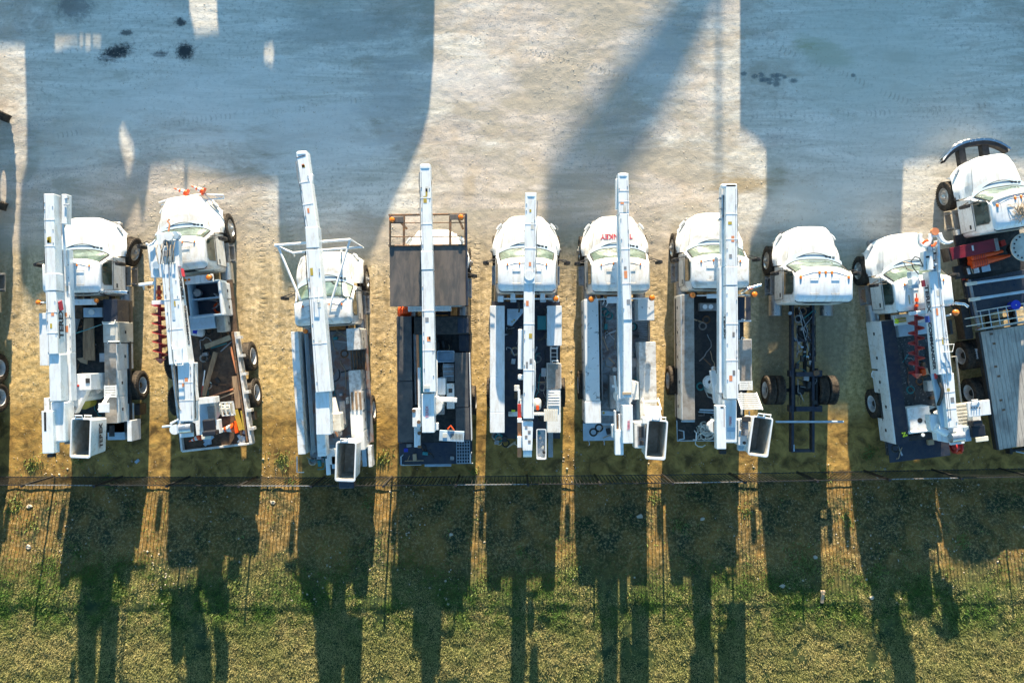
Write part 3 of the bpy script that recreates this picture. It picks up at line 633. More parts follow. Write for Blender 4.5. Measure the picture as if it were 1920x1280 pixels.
# ------------------------------------------------------------ truck helper
class Truck:
    def __init__(s, name, px, py, rot, label, cat, style='A', zroof=2.65, front_x=1.17, steer=0, **k):
        x, y = W(px, py, zroof); s.x, s.y, s.rot = x, y, R(rot)
        s.root = empty(name, x, y, 0, rot); tag(s.root, label, cat, 'work trucks parked side by side along the fence'); s.last = None
        s.ref = put_cab(s.root, style, **k)
        for sd in (-1, 1): add_wheel(s.root, sd*(front_x-.14), 1.57, sd, 'f', steer, rim='alu')
    def L(s, px, py, z):
        x, y = W(px, py, z); dx, dy = x-s.x, y-s.y; c, n = math.cos(-s.rot), math.sin(-s.rot)
        return (dx*c-dy*n, dx*n+dy*c, z)
    def P(s, name, mb, mat, par=None, bevel=.0, smooth=False, label=None):
        o = obj(name, mb, M[mat], par or s.root, bevel, smooth)
        if label: o['label'] = label
        if par is None: s.last = o
        return o
    def b(s, name, mat, x0, y0, x1, y1, zt, h, bevel=.012, par=None, label=None):
        a = s.L(x0,y0,zt); c = s.L(x1,y1,zt)
        return s.P(name, MB().bx(a[0],c[0],a[1],c[1],zt-h,zt), mat, par, bevel, label=label)
    def bm(s, name, mat, p0, p1, wd, h, wd1=None, h1=None, bevel=.02, par=None):
        return s.P(name, MB().beam(s.L(*p0), s.L(*p1), wd, h, wd1, h1), mat, par, bevel)
    def t(s, name, mat, pts, r, par=None, n=7):
        return s.P(name, MB().tube([s.L(*p) for p in pts], r, n), mat, par, smooth=True)
    def c(s, name, mat, px, py, r, zt, h, par=None, n=20, r1=None):
        x, y, _ = s.L(px, py, zt); return s.P(name, MB().cyl((x,y,zt-h),(x,y,zt), r if r1 is None else r1, n, r), mat, par, smooth=True)
    def lugs(s, name, mat, px, py, r, zt, h, n, rr, par):
        x, y, _ = s.L(px, py, zt); mb = MB()
        for k in range(n):
            a = 2*math.pi*k/n; mb.cyl((x+math.cos(a)*r,y+math.sin(a)*r,zt-h),(x+math.cos(a)*r,y+math.sin(a)*r,zt+.006),rr,6)
        return s.P(name, mb, mat, par)
    def text(s, string, p, size, dirn, mat, par=None, face='side', name='lettering', bold=.0):
        cu = bpy.data.curves.new(name, 'FONT'); cu.body = string; cu.size = size; cu.extrude = .002; cu.offset = bold; cu.align_x = 'CENTER'; cu.align_y = 'CENTER'
        tmp = bpy.data.objects.new('tmp', cu); COL.objects.link(tmp); dg = bpy.context.evaluated_depsgraph_get()
        me = bpy.data.meshes.new_from_object(tmp.evaluated_get(dg)); bpy.data.objects.remove(tmp)
        dx = Vector(dirn).normalized(); up = Vector((0,0,1)) if face == 'side' else Vector((0,0,1)).cross(dx); nn = dx.cross(up)
        m = Matrix((dx, up, nn)).transposed().to_4x4(); m.translation = Vector(p); me.transform(m)
        return obj(name, me, M[mat], par or s.root)
    # storage cabinet running along one side, cut away over the wheels
    def cabinet(s, side, x0, y0, x1, y1, zt, mat, top=None, doors=3, wheels=(), zb=.72, name='side_cabinet', hw=1.2, handle='black'):
        a = s.L(x0,y0,zt); c = s.L(x1,y1,zt); xi, xo = (a[0],c[0]) if side > 0 else (c[0],a[0])
        ya, yb_ = min(a[1],c[1]), max(a[1],c[1]); mb = MB(); cuts = []
        lo = ya
        for wy in sorted(wheels):
            w0, w1 = wy-.60, wy+.60
            if w1 < ya or w0 > yb_: continue
            if w0 > lo: cuts.append((lo, w0, zb))
            cuts.append((max(lo,w0), min(w1,yb_), 1.18)); lo = w1
        if lo < yb_: cuts.append((lo, yb_, zb))
        for y0_, y1_, z0 in cuts: mb.bx(xi, xo, y0_, y1_, z0, zt)
        o = s.P(name, mb, mat, None, .012)
        if top: s.P('lid', MB().bx(xi+.01*side, xo-.015*side, ya+.01, yb_-.01, zt+.001, zt+.012), top, o)
        n = doors; L_ = (yb_-ya)/n
        for k in range(n):
            y0_, y1_ = ya+L_*k+.03, ya+L_*(k+1)-.03; ym = (y0_+y1_)/2
            z0 = zb+.05 if not any(abs(ym-wy) < .75 for wy in wheels) else 1.24
            d = s.P('door_panel', MB().bx(xo, xo+side*.012, y0_, y1_, z0, zt-.06), mat, o, .008)
            s.P('latch', MB().bx(xo+side*.012, xo+side*.024, ym-.05, ym+.05, (z0+zt)/2-.03, (z0+zt)/2+.05), handle, o)
        return o
    def frame(s, yr, w2=.43, mat='navy', cross=()):
        mb = MB()
        for sd in (-1,1):
            mb.bx(sd*w2-.045,sd*w2+.045,yr,2.35,.62,.90)
        o = s.P('chassis_rail', MB().bx(-w2-.045,-w2+.045,yr,2.35,.62,.90), mat, None, .01)
        s.P('chassis_rail', MB().bx(w2-.045,w2+.045,yr,2.35,.62,.90), mat, None, .01)
        for y in (list(cross) or [yr+.05, yr*.66, yr*.33, -.2, .8]): s.P('crossmember', MB().bx(-w2+.045,w2-.045,y-.05,y+.05,.66,.86), mat, None, .008)
    def wheels(s, hubs, side, mode='dual', rim='rimwhite', both=True):
        s.wy = []
        for px, py in hubs:
            x, y, _ = s.L(px, py, .52); s.wy.append(y)
            xo = abs(x)-.02
            for sd in ((-1,1) if both else (side,)):
                add_wheel(s.root, sd*(xo-.0), y, sd, 'r', 0, mode == 'dual', rim)
            s.P('axle', MB().cyl((-xo+.1,y,.52),(xo-.1,y,.52),.07,10).lathe([(.0,-.2),(.17,-.12),(.19,0),(.17,.12),(0,.2)],(0,y,.52),16), 'black')
    def deck(s, mat, x0, x1, yf, yr, z=1.1, th=.12):
        return s.P('deck', MB().bx(x0,x1,yr,yf,z-th,z), mat, None, .006)
    def beacon(s, px, py, z=2.62, r=.075):
        x, y, _ = s.L(px, py, z); o = s.P('beacon', MB().lathe([(0,0),(r*.75,0),(r,.03),(r,.10),(r*.7,.13),(0,.14)], (x,y,z-.09), 16, 'Z'), 'amber', None, smooth=True)
        s.P('beacon_base', MB().lathe([(0,0),(r*1.1,0),(r*1.1,.03),(0,.031)], (x,y,z-.125), 16, 'Z'), 'black', o)
    def exhaust(s, pts, r=.055):
        o = s.t('exhaust_pipe', 'chrome', pts, r, n=12)
    def bucket(s, px, py, rot, zt=3.2, hx=.33, hy=.64, depth=1.06, mat='white', inner='liner', handles=True, shade=None):
        x, y, _ = s.L(px, py, zt); m = Matrix.Translation((x,y,0)) @ Matrix.Rotation(R(rot)-s.rot, 4, 'Z')
        def rr(a, b, r, z): return [tuple(m @ Vector(v)) for v in rrect(a, b, r, z)]
        o = s.P('bucket', MB().loft([rr(hx*.84,hy*.88,.06,zt-depth),rr(hx*.93,hy*.955,.07,zt-.07),rr(hx,hy,.08,zt-.06),rr(hx,hy,.08,zt),rr(hx-.045,hy-.045,.05,zt+.004),rr(hx-.06,hy-.06,.05,zt-.05)], True, False), mat, smooth=True)
        s.P('bucket_liner', MB().loft([rr(hx-.055,hy-.055,.05,zt-.01),rr(hx*.84-.045,hy*.88-.045,.045,zt-depth+.04)], False, True), inner, o, smooth=True)
        if handles:
            for k, (hx0, z) in enumerate(((-.07,zt+.01),(.16,zt-.12))):
                pts = [(hx0-.11,hy-.01,z),(hx0-.11,hy+.08,z+.02),(hx0+.11,hy+.08,z+.02),(hx0+.11,hy-.01,z)]
                s.P('step_loop', MB().tube([tuple(m @ Vector(v)) for v in pts], .022, 7), 'white', o, smooth=True)
        return o, m
    def ladder(s, x0, y0, x1, y1, z0, z1, n=5, mat='white', name='step_rack', wd=None, slat=.06):
        # slatted steps between the near edge (x0,y0,z0) and far edge (x1,y1,z1)
        a = Vector(s.L(x0,y0,z0)); c = Vector(s.L(x1,y1,z1)); mb = MB(); w_ = abs(c[0]-a[0])
        for sx in (a[0], c[0]): mb.tube([(sx,a[1],a[2]),(sx,c[1],c[2])], .022, 6)
        for k in range(n):
            u = (k+.5)/n; mb.rbx((a[0]+c[0])/2, a[1]+(c[1]-a[1])*u, a[2]+(c[2]-a[2])*u, w_, slat, .02)
        return s.P(name, mb, mat)
    def grabrail(s, pts, mat='white', r=.018, name='grab_rail'): return s.t(name, mat, pts, r)
def kit(T, p0, p1, wd, side=1, seed=0, hose=True):
    # small fittings along a boom: seam strip, bolts, clamps, warning plates, hose
    r_ = random.Random(seed); a = Vector(T.L(*p0)); c = Vector(T.L(*p1)); d = c-a; L_ = d.length; d.normalize(); sd = Vector((d.y,-d.x,0)).normalized()
    par = T.last
    T.P('weld_seam', MB().tube([a+sd*wd*.36*side+Vector((0,0,.001)), c+sd*wd*.36*side+Vector((0,0,.001))], .007, 5), 'greysteel', par)
    for k in range(int(L_/.55)+2):
        u = r_.uniform(.03,.97); q = a+d*L_*u+sd*wd*r_.choice((-.38,.40)); T.P('bolt', MB().cyl(q-Vector((0,0,.01)), q+Vector((0,0,.018)), .016, 6), 'greysteel', par)
    for k in range(2+int(L_/2)):
        u = r_.uniform(.08,.92); q = a+d*L_*u+sd*wd*r_.uniform(-.2,.2); mb = MB(); w1, h1 = r_.uniform(.03,.06), r_.uniform(.04,.12); z = q.z+.003
        mb.add([q+sd*w1+d*h1, q-sd*w1+d*h1, q-sd*w1-d*h1, q+sd*w1-d*h1], [(0,1,2,3)]); mb.v = [(x,y,z+.002) for x,y,_ in mb.v]
        T.P('warning_plate', mb, r_.choice(['greysteel','yellow','orangerust','offwhite']), par)
    for u in (.33,.66):
        q = a+d*L_*u; T.P('clamp_band', MB().beam(q-sd*wd*.51+Vector((0,0,.006)), q+sd*wd*.51+Vector((0,0,.006)), .035, .05), 'white2', par)
    if hose:
        pts = [a+d*L_*u+sd*side*(wd*.5+.028+.012*math.sin(u*19+seed))-Vector((0,0,.08+.03*math.sin(u*7+seed))) for u in [i/14 for i in range(15)]]
        T.P('hydraulic_line', MB().tube(pts, .016, 6), 'hose' if seed % 2 else 'greysteel', par, smooth=True)
    T.last = par
def bedclutter(T, x0, y0, x1, y1, z, n, seed, mats=('hose','hose','greysteel','tan','rustframe','teal','alu')):
    r_ = random.Random(seed); a = T.L(x0,y0,z); c = T.L(x1,y1,z)
    for k in range(n):
        x = r_.uniform(a[0],c[0]); y = r_.uniform(c[1],a[1]); mt = r_.choice(mats); q = r_.random()
        if q < .42:
            an = r_.uniform(0,6.28); pts = []; px_, py_ = x, y
            for i in range(9):
                pts.append((min(max(px_,a[0]+.03),c[0]-.03), min(max(py_,c[1]+.03),a[1]-.03), z+.02+.02*(i%2))); an += r_.uniform(-.9,.9); px_ += math.cos(an)*.11; py_ += math.sin(an)*.16
            T.P('hydraulic_hose', MB().tube(pts, r_.uniform(.010,.02), 6), mt, smooth=True)
        elif q < .60: T.P('valve_block', MB().rbx(x,y,z+.07,r_.uniform(.08,.2),r_.uniform(.08,.25),.14,rz=r_.uniform(-.2,.2)), mt, None, .01)
        elif q < .8: T.P('floor_strap', MB().rbx(x,y,z+.006,r_.uniform(.03,.06),r_.uniform(.2,.6),.01,rz=r_.uniform(0,3)), mt)
        else: T.P('coiled_line', MB().lathe([(.09,0),(.12,.035),(.15,0)], (x,y,z), 18, 'Z'), mt, smooth=True)
def cone_parts(root, m=None, h=.62):
    # traffic cone: axis +Z in its own frame
    o = obj('cone_body', MB().lathe([(.155,.03),(.12,.16)], n=24, axis='Z').lathe([(.087,.30),(.066,.38)], n=24, axis='Z').lathe([(.045,.47),(.022,.60),(.012,.605),(0,.60)], n=24, axis='Z'), M['orange'], root, smooth=True)
    obj('cone_collar', MB().lathe([(.121,.16),(.086,.30)], n=24, axis='Z').lathe([(.067,.38),(.044,.47)], n=24, axis='Z'), M['rimwhite'], root, smooth=True)
    obj('cone_foot', MB().bx(-.18,.18,-.18,.18,0,.03), M['orange'], root, .01)
def cone(px, py, z, tip_px, tip_py, tilt, label, sc=1.0, group=None):
    x, y = W(px, py, z); tx, ty = W(tip_px, tip_py, z)
    r = empty('traffic_cone', x, y, z); az = math.atan2(ty-y, tx-x)
    r.rotation_euler = (Matrix.Rotation(az, 3, 'Z') @ Matrix.Rotation(R(tilt), 3, 'Y')).to_euler(); r.scale = (sc,)*3
    cone_parts(r); tag(r, label, 'traffic cone', group); return r
def thing(name, mb, mat, label, cat, bevel=0, smooth=False, group=None, loc=None, rz=0, parts=()):
    if loc is not None:
        r = empty(name, *loc, rz); tag(r, label, cat, group)
        for n, q, mt, bv, sm in parts: obj(n, q, M[mt], r, bv, sm)
        return r
    return tag(obj(name, mb, M[mat], None, bevel, smooth), label, cat, group)
G_BUCKET = 'bucket truck'
def boom_text(T, s, p0, p1, wd, drop, side, size, u=.5, mat='decalblack', bold=.006):
    a = Vector(T.L(*p0)); c = Vector(T.L(*p1)); d = (c-a).normalized(); sd = Vector((d.y,-d.x,0)).normalized()
    if sd.x*side < 0: sd = -sd
    mid = a+(c-a)*u+sd*(wd/2+.004); mid.z -= drop; d.z = 0
    if side > 0 and d.y < 0 or side < 0 and d.y > 0: d = -d
    return T.text(s, mid, size, d, mat, bold=bold)
# ================= T1: far left bucket truck
T = Truck('bucket_truck', 131, 549, 1, 'leftmost bucket truck, right front wheel turned out and boom over its left side', G_BUCKET, steer=-14)
T.wheels([(262,722)], 1); T.frame(-5.0); T.deck('deckdark', -1.18, 1.18, -.25, -4.75, 1.1)
T.cabinet(-1, 73, 587, 92, 685, 2.3, 'white', doors=2, name='side_cabinet'); T.cabinet(-1, 92, 687, 112, 800, 1.7, 'white', doors=2, wheels=T.wy)
T.b('front_toolbox','darkblue',193,561,221,642,1.9,1.1); T.cabinet(1, 193, 603, 221, 642, 1.91, 'offwhite', doors=1, zb=.8)
T.cabinet(1, 195, 644, 221, 793, 1.9, 'white', top='tread', doors=3, wheels=T.wy)
T.b('tray_plate','deckbrown',131,572,155,597,1.5,.4); T.b('winch_box','lblue',156,577,192,594,1.62,.35)
T.c('winch_ring','white2',171,585,.10,1.66,.05); T.b('storage_tub','lblue',134,600,153,668,1.62,.5,.03)
T.b('deck_step','alu',186,662,197,678,1.35,.05)
T.grabrail([(192,603,1.9),(193,607,2.0),(214,607,2.0),(216,600,1.9)]); T.grabrail([(202,643,1.9),(203,640,2.0),(224,640,2.0),(226,645,1.9)])
T.b('cross_bar','white',131,561,178,571,2.35,.12); T.beacon(180,563,2.5); T.beacon(71,567,2.45); T.t('light_arm','white',[(71,567,2.42),(90,567,2.42)],.02)
T.exhaust([(205,553,1.2),(190,549,2.3),(196,546,2.45),(240,548,2.45)],.06)
# boom assembly
T.bm('upper_boom','white',(91,363,3.55),(94,512,3.55),.32,.42); kit(T,(91,363,3.55),(94,512,3.55),.32,1,11); T.bm('boom_sleeve','white',(94,512,3.57),(95,545,3.57),.35,.44)
o = T.bm('outer_boom','white',(95,546,3.56),(99,664,3.56),.33,.46); kit(T,(95,546,3.56),(99,664,3.56),.33,1,12,False); T.bm('boom_end','white',(102,664,3.5),(104,752,3.5),.36,.42)
boom_text(T,'TEREX',(95,546,3.56),(99,664,3.56),.34,.23,1,.34,.5,bold=.012)
T.P('decal_flash', MB().rbx(T.L(96,573,3.56)[0]+.172,T.L(96,573,3.56)[1],3.33,.01,.30,.24,rx=.3), 'decalred', o)
T.bm('jib_link','white',(120,364,3.3),(120,420,3.3),.17,.3); T.t('sheave_pin','alu',[(122,372,3.3),(128,372,3.3)],.04); T.t('sheave_pin','alu',[(120,384,3.34),(130,384,3.34)],.03)
T.t('leveling_rod','lblue',[(118,418,3.2),(123,500,3.1)],.035); T.bm('lower_boom','white',(122,468,2.95),(127,660,2.95),.24,.28); kit(T,(122,468,2.95),(127,660,2.95),.24,1,13); bedclutter(T,133,600,192,780,1.1,14,5)
T.bm('lower_boom_base','white',(124,660,3.02),(126,752,3.02),.27,.34); T.b('elbow_housing','white',94,753,122,829,3.35,.6,.05)
T.bm('side_beam','white',(88,770,3.5),(90,850,3.5),.36,.35); T.b('beam_slot','black',82,772,87,808,3.505,.01); T.b('beam_end','black',88,851,99,857,3.1,.2)
T.b('elbow_lip','white2',82,746,92,770,3.1,.3)
o = T.c('slew_ring','white2',177,722,.29,1.62,.12,n=28); T.c('ring_core','black',177,722,.07,1.63,.05,par=o); T.lugs('ring_bolt','black',177,722,.25,1.62,.03,18,.012,o)
T.b('control_cabinet','white',139,701,171,731,2.6,.9); o=T.last; T.b('gauge','black',160,709,168,718,2.62,.03,par=o); T.b('stop_button','red',144,721,148,725,2.63,.04,par=o)
T.P('knuckle_link',MB().ext([T.L(136,731,2.5)[:2],T.L(165,731,2.5)[:2],T.L(160,742,2.5)[:2],T.L(143,775,2.5)[:2],T.L(132,772,2.5)[:2]],2.3,2.55),'white',None,.02); T.c('pin','alu',139,765,.06,2.6,.2)
T.c('turret_post','white2',150,742,.20,2.3,1.2); T.c('tool_bag','yellow',158,755,.22,1.75,.5,r1=.16)
T.ladder(196,722,218,745,1.98,1.98,5); T.ladder(184,768,208,738,3.0,2.35,6); T.b('step_plate','white',184,756,205,773,3.02,.04)
T.bucket(151,821,-2); T.text('TEREX', (T.L(171.5,820,3.1)[0]+.03, T.L(171.5,820,3.1)[1], 2.55), .27, (0,1,0), 'decalblack', bold=.01)
T.b('bucket_bracket','greysteel',120,792,136,832,2.9,.4); T.c('rotator','alu',128,812,.14,3.0,.3)
T.b('tail_box','lblue',201,792,234,824,1.1,.35); T.b('tail_opening','black',204,797,215,818,1.105,.01); T.b('tail_post','white',238,788,247,827,1.25,.7)
T.b('mud_flap','black',252,757,262,778,.75,.5)
# ================= T2: digger derrick with red auger
T = Truck('digger_truck', 333, 507, 6, 'digger truck with two rear axles, open brown bed and red auger outside its left side', 'digger truck', steer=0, mats={'white':'whitecab'})
T.wheels([(469,668),(476,736)], 1, 'single'); T.frame(-6.1); T.deck('deckbrown', -1.2, 1.2, -.3, -6.0, 1.12)
o = T.P('bed_rail', MB().beam(T.L(441,622,1.32),T.L(470,832,1.32),.09,.35), 'whitedirty', None, .01)
for k in range(6):
    u = (k+.3)/6; x,y,_ = T.L(445+30*u,622+205*u,1.34); T.P('stake_pocket', MB().bx(x-.07,x+.09,y-.05,y+.05,1.1,1.35), 'whitedirty', o)
T.P('inner_rail', MB().beam(T.L(434,622,1.3),T.L(463,828,1.3),.05,.25), 'rustframe', None, .01)
T.P('rear_rail', MB().beam(T.L(341,846,1.3),T.L(472,831,1.3),.07,.3), 'whitedirty', None, .01); T.P('left_rail', MB().beam(T.L(317,640,1.3),T.L(341,846,1.3),.07,.3), 'whitedirty', None, .01)
mb = MB(); a = T.L(350,530,1.95); c = T.L(417,590,1.95); xa, xb, ya, yb_ = a[0], c[0], c[1], a[1]
for q in ((xa,xb,ya,ya+.05),(xa,xb,yb_-.05,yb_),(xa,xa+.05,ya+.05,yb_-.05),(xb-.05,xb,ya+.05,yb_-.05)): mb.bx(*q,1.2,1.95)
T.P('open_toolbox', mb, 'lblue', None, .01); T.P('toolbox_floor', MB().bx(xa+.05,xb-.05,ya+.05,yb_-.05,1.2,1.3), 'darkblue')
T.P('toolbox_divider', MB().bx(xa+.05,xb-.05,(ya+yb_)/2,(ya+yb_)/2+.05,1.3,1.75), 'lblue'); 
for k in range(7):
    x = xa+.15+rnd.random()*.9; y = ya+.15+rnd.random()*.7
    T.P('tool', MB().tube([(x,y,1.45),(x+rnd.uniform(-.3,.3),y+rnd.uniform(-.1,.3),1.55),(x+rnd.uniform(-.1,.4),y+rnd.uniform(-.2,.2),1.5)],.02,6), rnd.choice(['alu','tan','hose','greysteel']), None)
T.c('hose_reel','greysteel',369,549,.13,1.7,.2)
T.cabinet(1, 409, 528, 420, 590, 1.96, 'white', doors=2, zb=.8); T.b('white_chest','lblue',354,592,403,614,1.7,.45); T.cabinet(1, 404, 592, 423, 621, 1.6, 'offwhite', top='tread', doors=1, zb=.8)
T.b('cross_bar','white',346,519,400,528,2.3,.1); T.b('beacon_tray','white',368,516,376,530,2.34,.04); T.beacon(391,520,2.45,.09)
T.c('amber_lamp','amber',347,525,.04,2.34,.05); T.c('amber_lamp','amber',354,524,.04,2.34,.05)
# booms
T.bm('main_boom','white',(316,493,3.35),(335,682,3.35),.48,.40,.62,.5); kit(T,(317,505,3.35),(334,675,3.35),.48,1,14,False); T.bm('inner_boom','white',(347,680,3.25),(350,790,3.25),.50,.42,.44,.42); kit(T,(347,683,3.25),(350,785,3.25),.44,-1,15); bedclutter(T,372,620,436,745,1.12,14,6)
T.bm('boom_fin','whitedirty',(358,680,3.05),(366,752,3.05),.25,.05); T.bm('boom_strip','lblue',(317,500,3.36),(326,600,3.36),.10,.012)
T.t('winch_line','tan',[(316,490,3.42),(322,640,3.44),(330,745,3.35),(349,800,3.1)],.008)
T.t('guide_bracket','white',[(322,640,3.38),(324,655,3.5),(341,653,3.5),(341,641,3.38)],.014); T.t('guide_bracket','white',[(328,664,3.38),(330,685,3.45),(343,684,3.45),(342,662,3.38)],.014)
T.bm('pole_guide','white',(285,456,3.2),(291,520,3.2),.17,.2,.28,.25); T.bm('pole_guide','white',(303,436,3.3),(308,520,3.3),.36,.22,.3,.3); T.bm('tip_arm','white',(328,450,3.25),(330,500,3.25),.22,.25)
T.bm('tip_arm','lblue',(314,440,3.2),(315,494,3.2),.2,.2); T.c('tip_sheave','white2',316,443,.14,3.45,.08); T.c('tip_sheave','greysteel',311,455,.10,3.4,.06)
T.c('tip_motor','lblue',327,441,.13,3.35,.25); T.b('valve_block','greysteel',306,470,318,480,3.4,.1); T.c('plate_disc','lblue',293,497,.12,3.25,.02)
T.P('claw', MB().tube([T.L(*q) for q in ((292,450,3.25),(286,457,3.27),(280,460,3.27),(274,457,3.25))],.035,6), 'white', None, smooth=True)
for k in range(9):
    T.t('hydraulic_hose','hose' if k%2 else 'tan',[(296+k*4,452+rnd.random()*8,3.42),(295+k*4+rnd.uniform(-4,4),470,3.5),(297+k*3.6,495,3.42)],.013)
T.P('hook', MB().tube([T.L(*q) for q in ((316,434,3.3),(317,428,3.3),(318,420,3.3),(314,415,3.3),(318,411,3.3))],.028,6), 'orangerust', None, smooth=True)
boom_text(T,'TEREX',(316,493,3.35),(335,682,3.35),.53,.18,1,.26,.26,bold=.01); boom_text(T,'COMMANDER',(316,493,3.35),(335,682,3.35),.60,.22,1,.20,.62,bold=.008); T.bm('decal_flash','decalred',(339.5,503,3.28),(342,518,3.28),.03,.18,bevel=0)
def auger(T, x0,y0,x1,y1,z,rad,turns,label=None):
    a = Vector(T.L(x0,y0,z)); c = Vector(T.L(x1,y1,z)); d = (c-a); L_ = d.length; d.normalize(); sd = d.cross(Vector((0,0,1))).normalized(); up = Vector((0,0,1))
    o = T.P('auger_shaft', MB().cyl(a-d*.1, c+d*.12, .055, 12), 'auger', None, smooth=True); vs = []; n = turns*18
    for k in range(n+1):
        t_ = 2*math.pi*k/18; p = a+d*(L_*(.22+.78*k/n)); e = sd*math.cos(t_)+up*math.sin(t_)
        vs += [p+e*.05, p+e*rad, p+e*rad+d*.02, p+e*.05+d*.02]
    fs = []
    for k in range(n):
        for j in range(4): fs.append((4*k+j, 4*k+(j+1)%4, 4*k+4+(j+1)%4, 4*k+4+j))
    T.P('auger_flight', MB().add(vs, fs), 'auger', o)
    T.P('auger_tip', MB().cyl(c+d*.0, c+d*.16, rad*.75, 8, .03), 'auger', o)
    T.P('auger_band', MB().cyl(a+d*.05, a+d*.17, .085, 12).cyl(a+d*.25,a+d*.33,.08,12), 'orange', o); return o
auger(T, 298,541,301,672,2.95,.24,6)
T.bm('auger_bracket','white',(284,568,3.1),(329,565,3.1),.14,.1); T.bm('auger_bracket','white',(259,534,2.9),(291,530,2.9),.10,.1); T.t('bracket_leg','white',[(269,534,2.85),(270,542,2.6)],.03); T.c('amber_lamp','amber',279,538,.05,2.85,.05)
T.t('side_strip','white2',[(291,520,2.9),(290,575,2.9)],.04)
# operator station
T.b('operator_platform','white2',361,747,407,812,2.0,.12); T.b('platform_floor','lblue',372,756,397,800,2.02,.015); T.b('console_housing','white',368,747,404,755,2.35,.4); T.b('console_side','white',394,788,413,812,2.2,.25)
T.c('turret_post','white2',375,772,.42,1.95,.8); T.b('junk_tray','greysteel',388,762,403,784,2.2,.1)
o = T.b('seat','seatvinyl',378,787,404,812,2.55,.16,.05); T.b('seat_back','seatvinyl',378,809,404,816,2.85,.4,.04,par=o); T.b('foot_board','tape',377,815,395,822,2.3,.03)
T.b('winch_frame','white',333,788,362,818,3.0,.1); T.P('winch_drum', MB().cyl(T.L(338,803,3.12),T.L(360,801,3.12),.17,20), 'alu', None, smooth=True); T.c('winch_motor','white',327,805,.16,3.05,.3)
T.t('outrigger_arm','white',[(320,794,3.0),(335,786,3.0)],.04); T.t('outrigger_pad','lblue',[(305,800,2.8),(322,798,2.9)],.04)
mb = MB()
for k in range(4): mb.beam(T.L(414+k*7.5,755,1.9),T.L(417+k*7.5,778,1.9),.04,.06)
mb.beam(T.L(412,755,1.9),T.L(437,753,1.9),.04,.05).beam(T.L(416,779,1.9),T.L(441,777,1.9),.04,.05); T.P('reel_rack', mb, 'white2', None)
for k in range(2): a = T.L(420+k*9.5,766,1.75); T.P('wire_reel', MB().lathe([(.0,-.10),(.2,-.10),(.2,-.08),(.13,-.08),(.13,.08),(.2,.08),(.2,.10),(0,.10)], a, 20), 'fibre', None, smooth=True)
T.t('bumper_rack','white',[(302,384,1.25),(345,381,1.25),(378,376,1.25),(420,372,1.25)],.03); T.t('bumper_rack','white',[(298,380,1.3),(322,372,1.3),(378,364,1.3),(419,366,1.3)],.03)
for a, c in ((( 306,377),(320,383)),((330,371),(336,381)),((352,368),(358,379)),((384,365),(398,377)),((402,366),(416,373)),((419,366),(420,372))): T.t('rack_bar','white',[(*a,1.28),(*c,1.26)],.018)
T.b('mud_flap','black',466,772,478,787,.9,.3)
# loose things in the bed
GP = 'boards lying in the brown truck bed'
def board(x0,y0,x1,y1,z,wd,th,mt,label,name='board',cat='board'):
    a = (*W(x0,y0,z),z); c = (*W(x1,y1,z),z); return thing(name, MB().beam(a,c,wd,th), mt, label, cat, .004)
board(384,650,432,632,1.28,.17,.05,'lumber','short pale plank lying crosswise in the brown bed of the digger truck')
board(381,742,404,660,1.26,.16,.05,'ply','long weathered plank lying lengthwise in the brown bed of the digger truck')
a = empty('marker_pole', *W(378,742,1.24), 1.24); p0 = Vector((0,0,0)); c = W(384,694,1.24); p1 = Vector((c[0]-a.location.x, c[1]-a.location.y, 0))
obj('white_end', MB().cyl(p1*.4,p1,.022,8), M['white'], a); obj('red_end', MB().cyl(p0,p1*.4,.022,8), M['red'], a); tag(a,'thin red and white pole on the bed beside the long weathered plank','pole')
r = empty('jug', *W(370,622,1.2), 1.12, 80); obj('jug_body', MB().loft([rrect(.13,.24,.08,.0),rrect(.15,.26,.09,.1),rrect(.14,.24,.09,.18),rrect(.06,.10,.04,.22)]), M['rimwhite'], r, 0, True); obj('jug_cap', MB().cyl((0,.25,.1),(0,.32,.1),.035), M['blue'], r); obj('jug_label', MB().bx(-.07,.07,-.05,.10,.215,.224), M['blue'], r)
tag(r,'white plastic jug with blue cap near the front of the brown bed','jug')
board(441,768,452,806,1.3,.16,.03,'yellow','pair of yellow wooden strips beside the right bed rail','yellow_strip','strip')
board(452,770,458,806,1.3,.06,.03,'yellow','narrow yellow strip right against the right bed rail','yellow_strip','strip')
board(392,744,440,728,1.26,.05,.05,'orangerust','thin rusty rod lying across the brown bed ahead of the operator station','metal_rod','rod')
board(398,752,438,736,1.26,.04,.05,'tan','thin brown rod just behind the rusty rod in the bed','metal_rod','rod')
board(432,650,444,700,1.26,.06,.06,'orangerust','rusty angle iron along the right edge of the brown bed','angle_iron','iron bar')
board(440,705,447,765,1.26,.20,.05,'ply','brown board under the right rail of the brown bed')
thing('coil_of_cable', MB().lathe([(.13,-.02),(.16,.03),(.2,.0),(.16,-.04)], (0,0,0), 20, 'Z', True), 'orange', 'orange cable coil in the open blue toolbox of the digger truck','cable coil', smooth=True).location = (*W(409,577,1.5),1.42)
thing('chain_pile', MB().lathe([(.11,0),(.13,.03),(.15,0)], (0,0,0), 16, 'Z').tube([(.1,.1,.02),(.2,-.1,.03),(.05,-.3,.02),(-.1,-.22,.03)],.02,6), 'hose', 'black chain and hose heap in the middle of the brown bed','chain').location = (*W(386,662,1.2),1.13)
thing('work_gloves', MB().rbx(0,0,.02,.12,.2,.03,rz=.6), 'hose', 'small black glove lying on the brown bed','glove').location = (*W(407,713,1.2),1.13)
cone(444,800,1.34, 421,805,90,'orange traffic cone with striped collar lying in the rear corner of the brown bed',1.15)
cone(383,360,1.42, 366,352,80,'orange traffic cone lying on the front rack of the digger truck, right one of two',.78,'cones on the front rack')
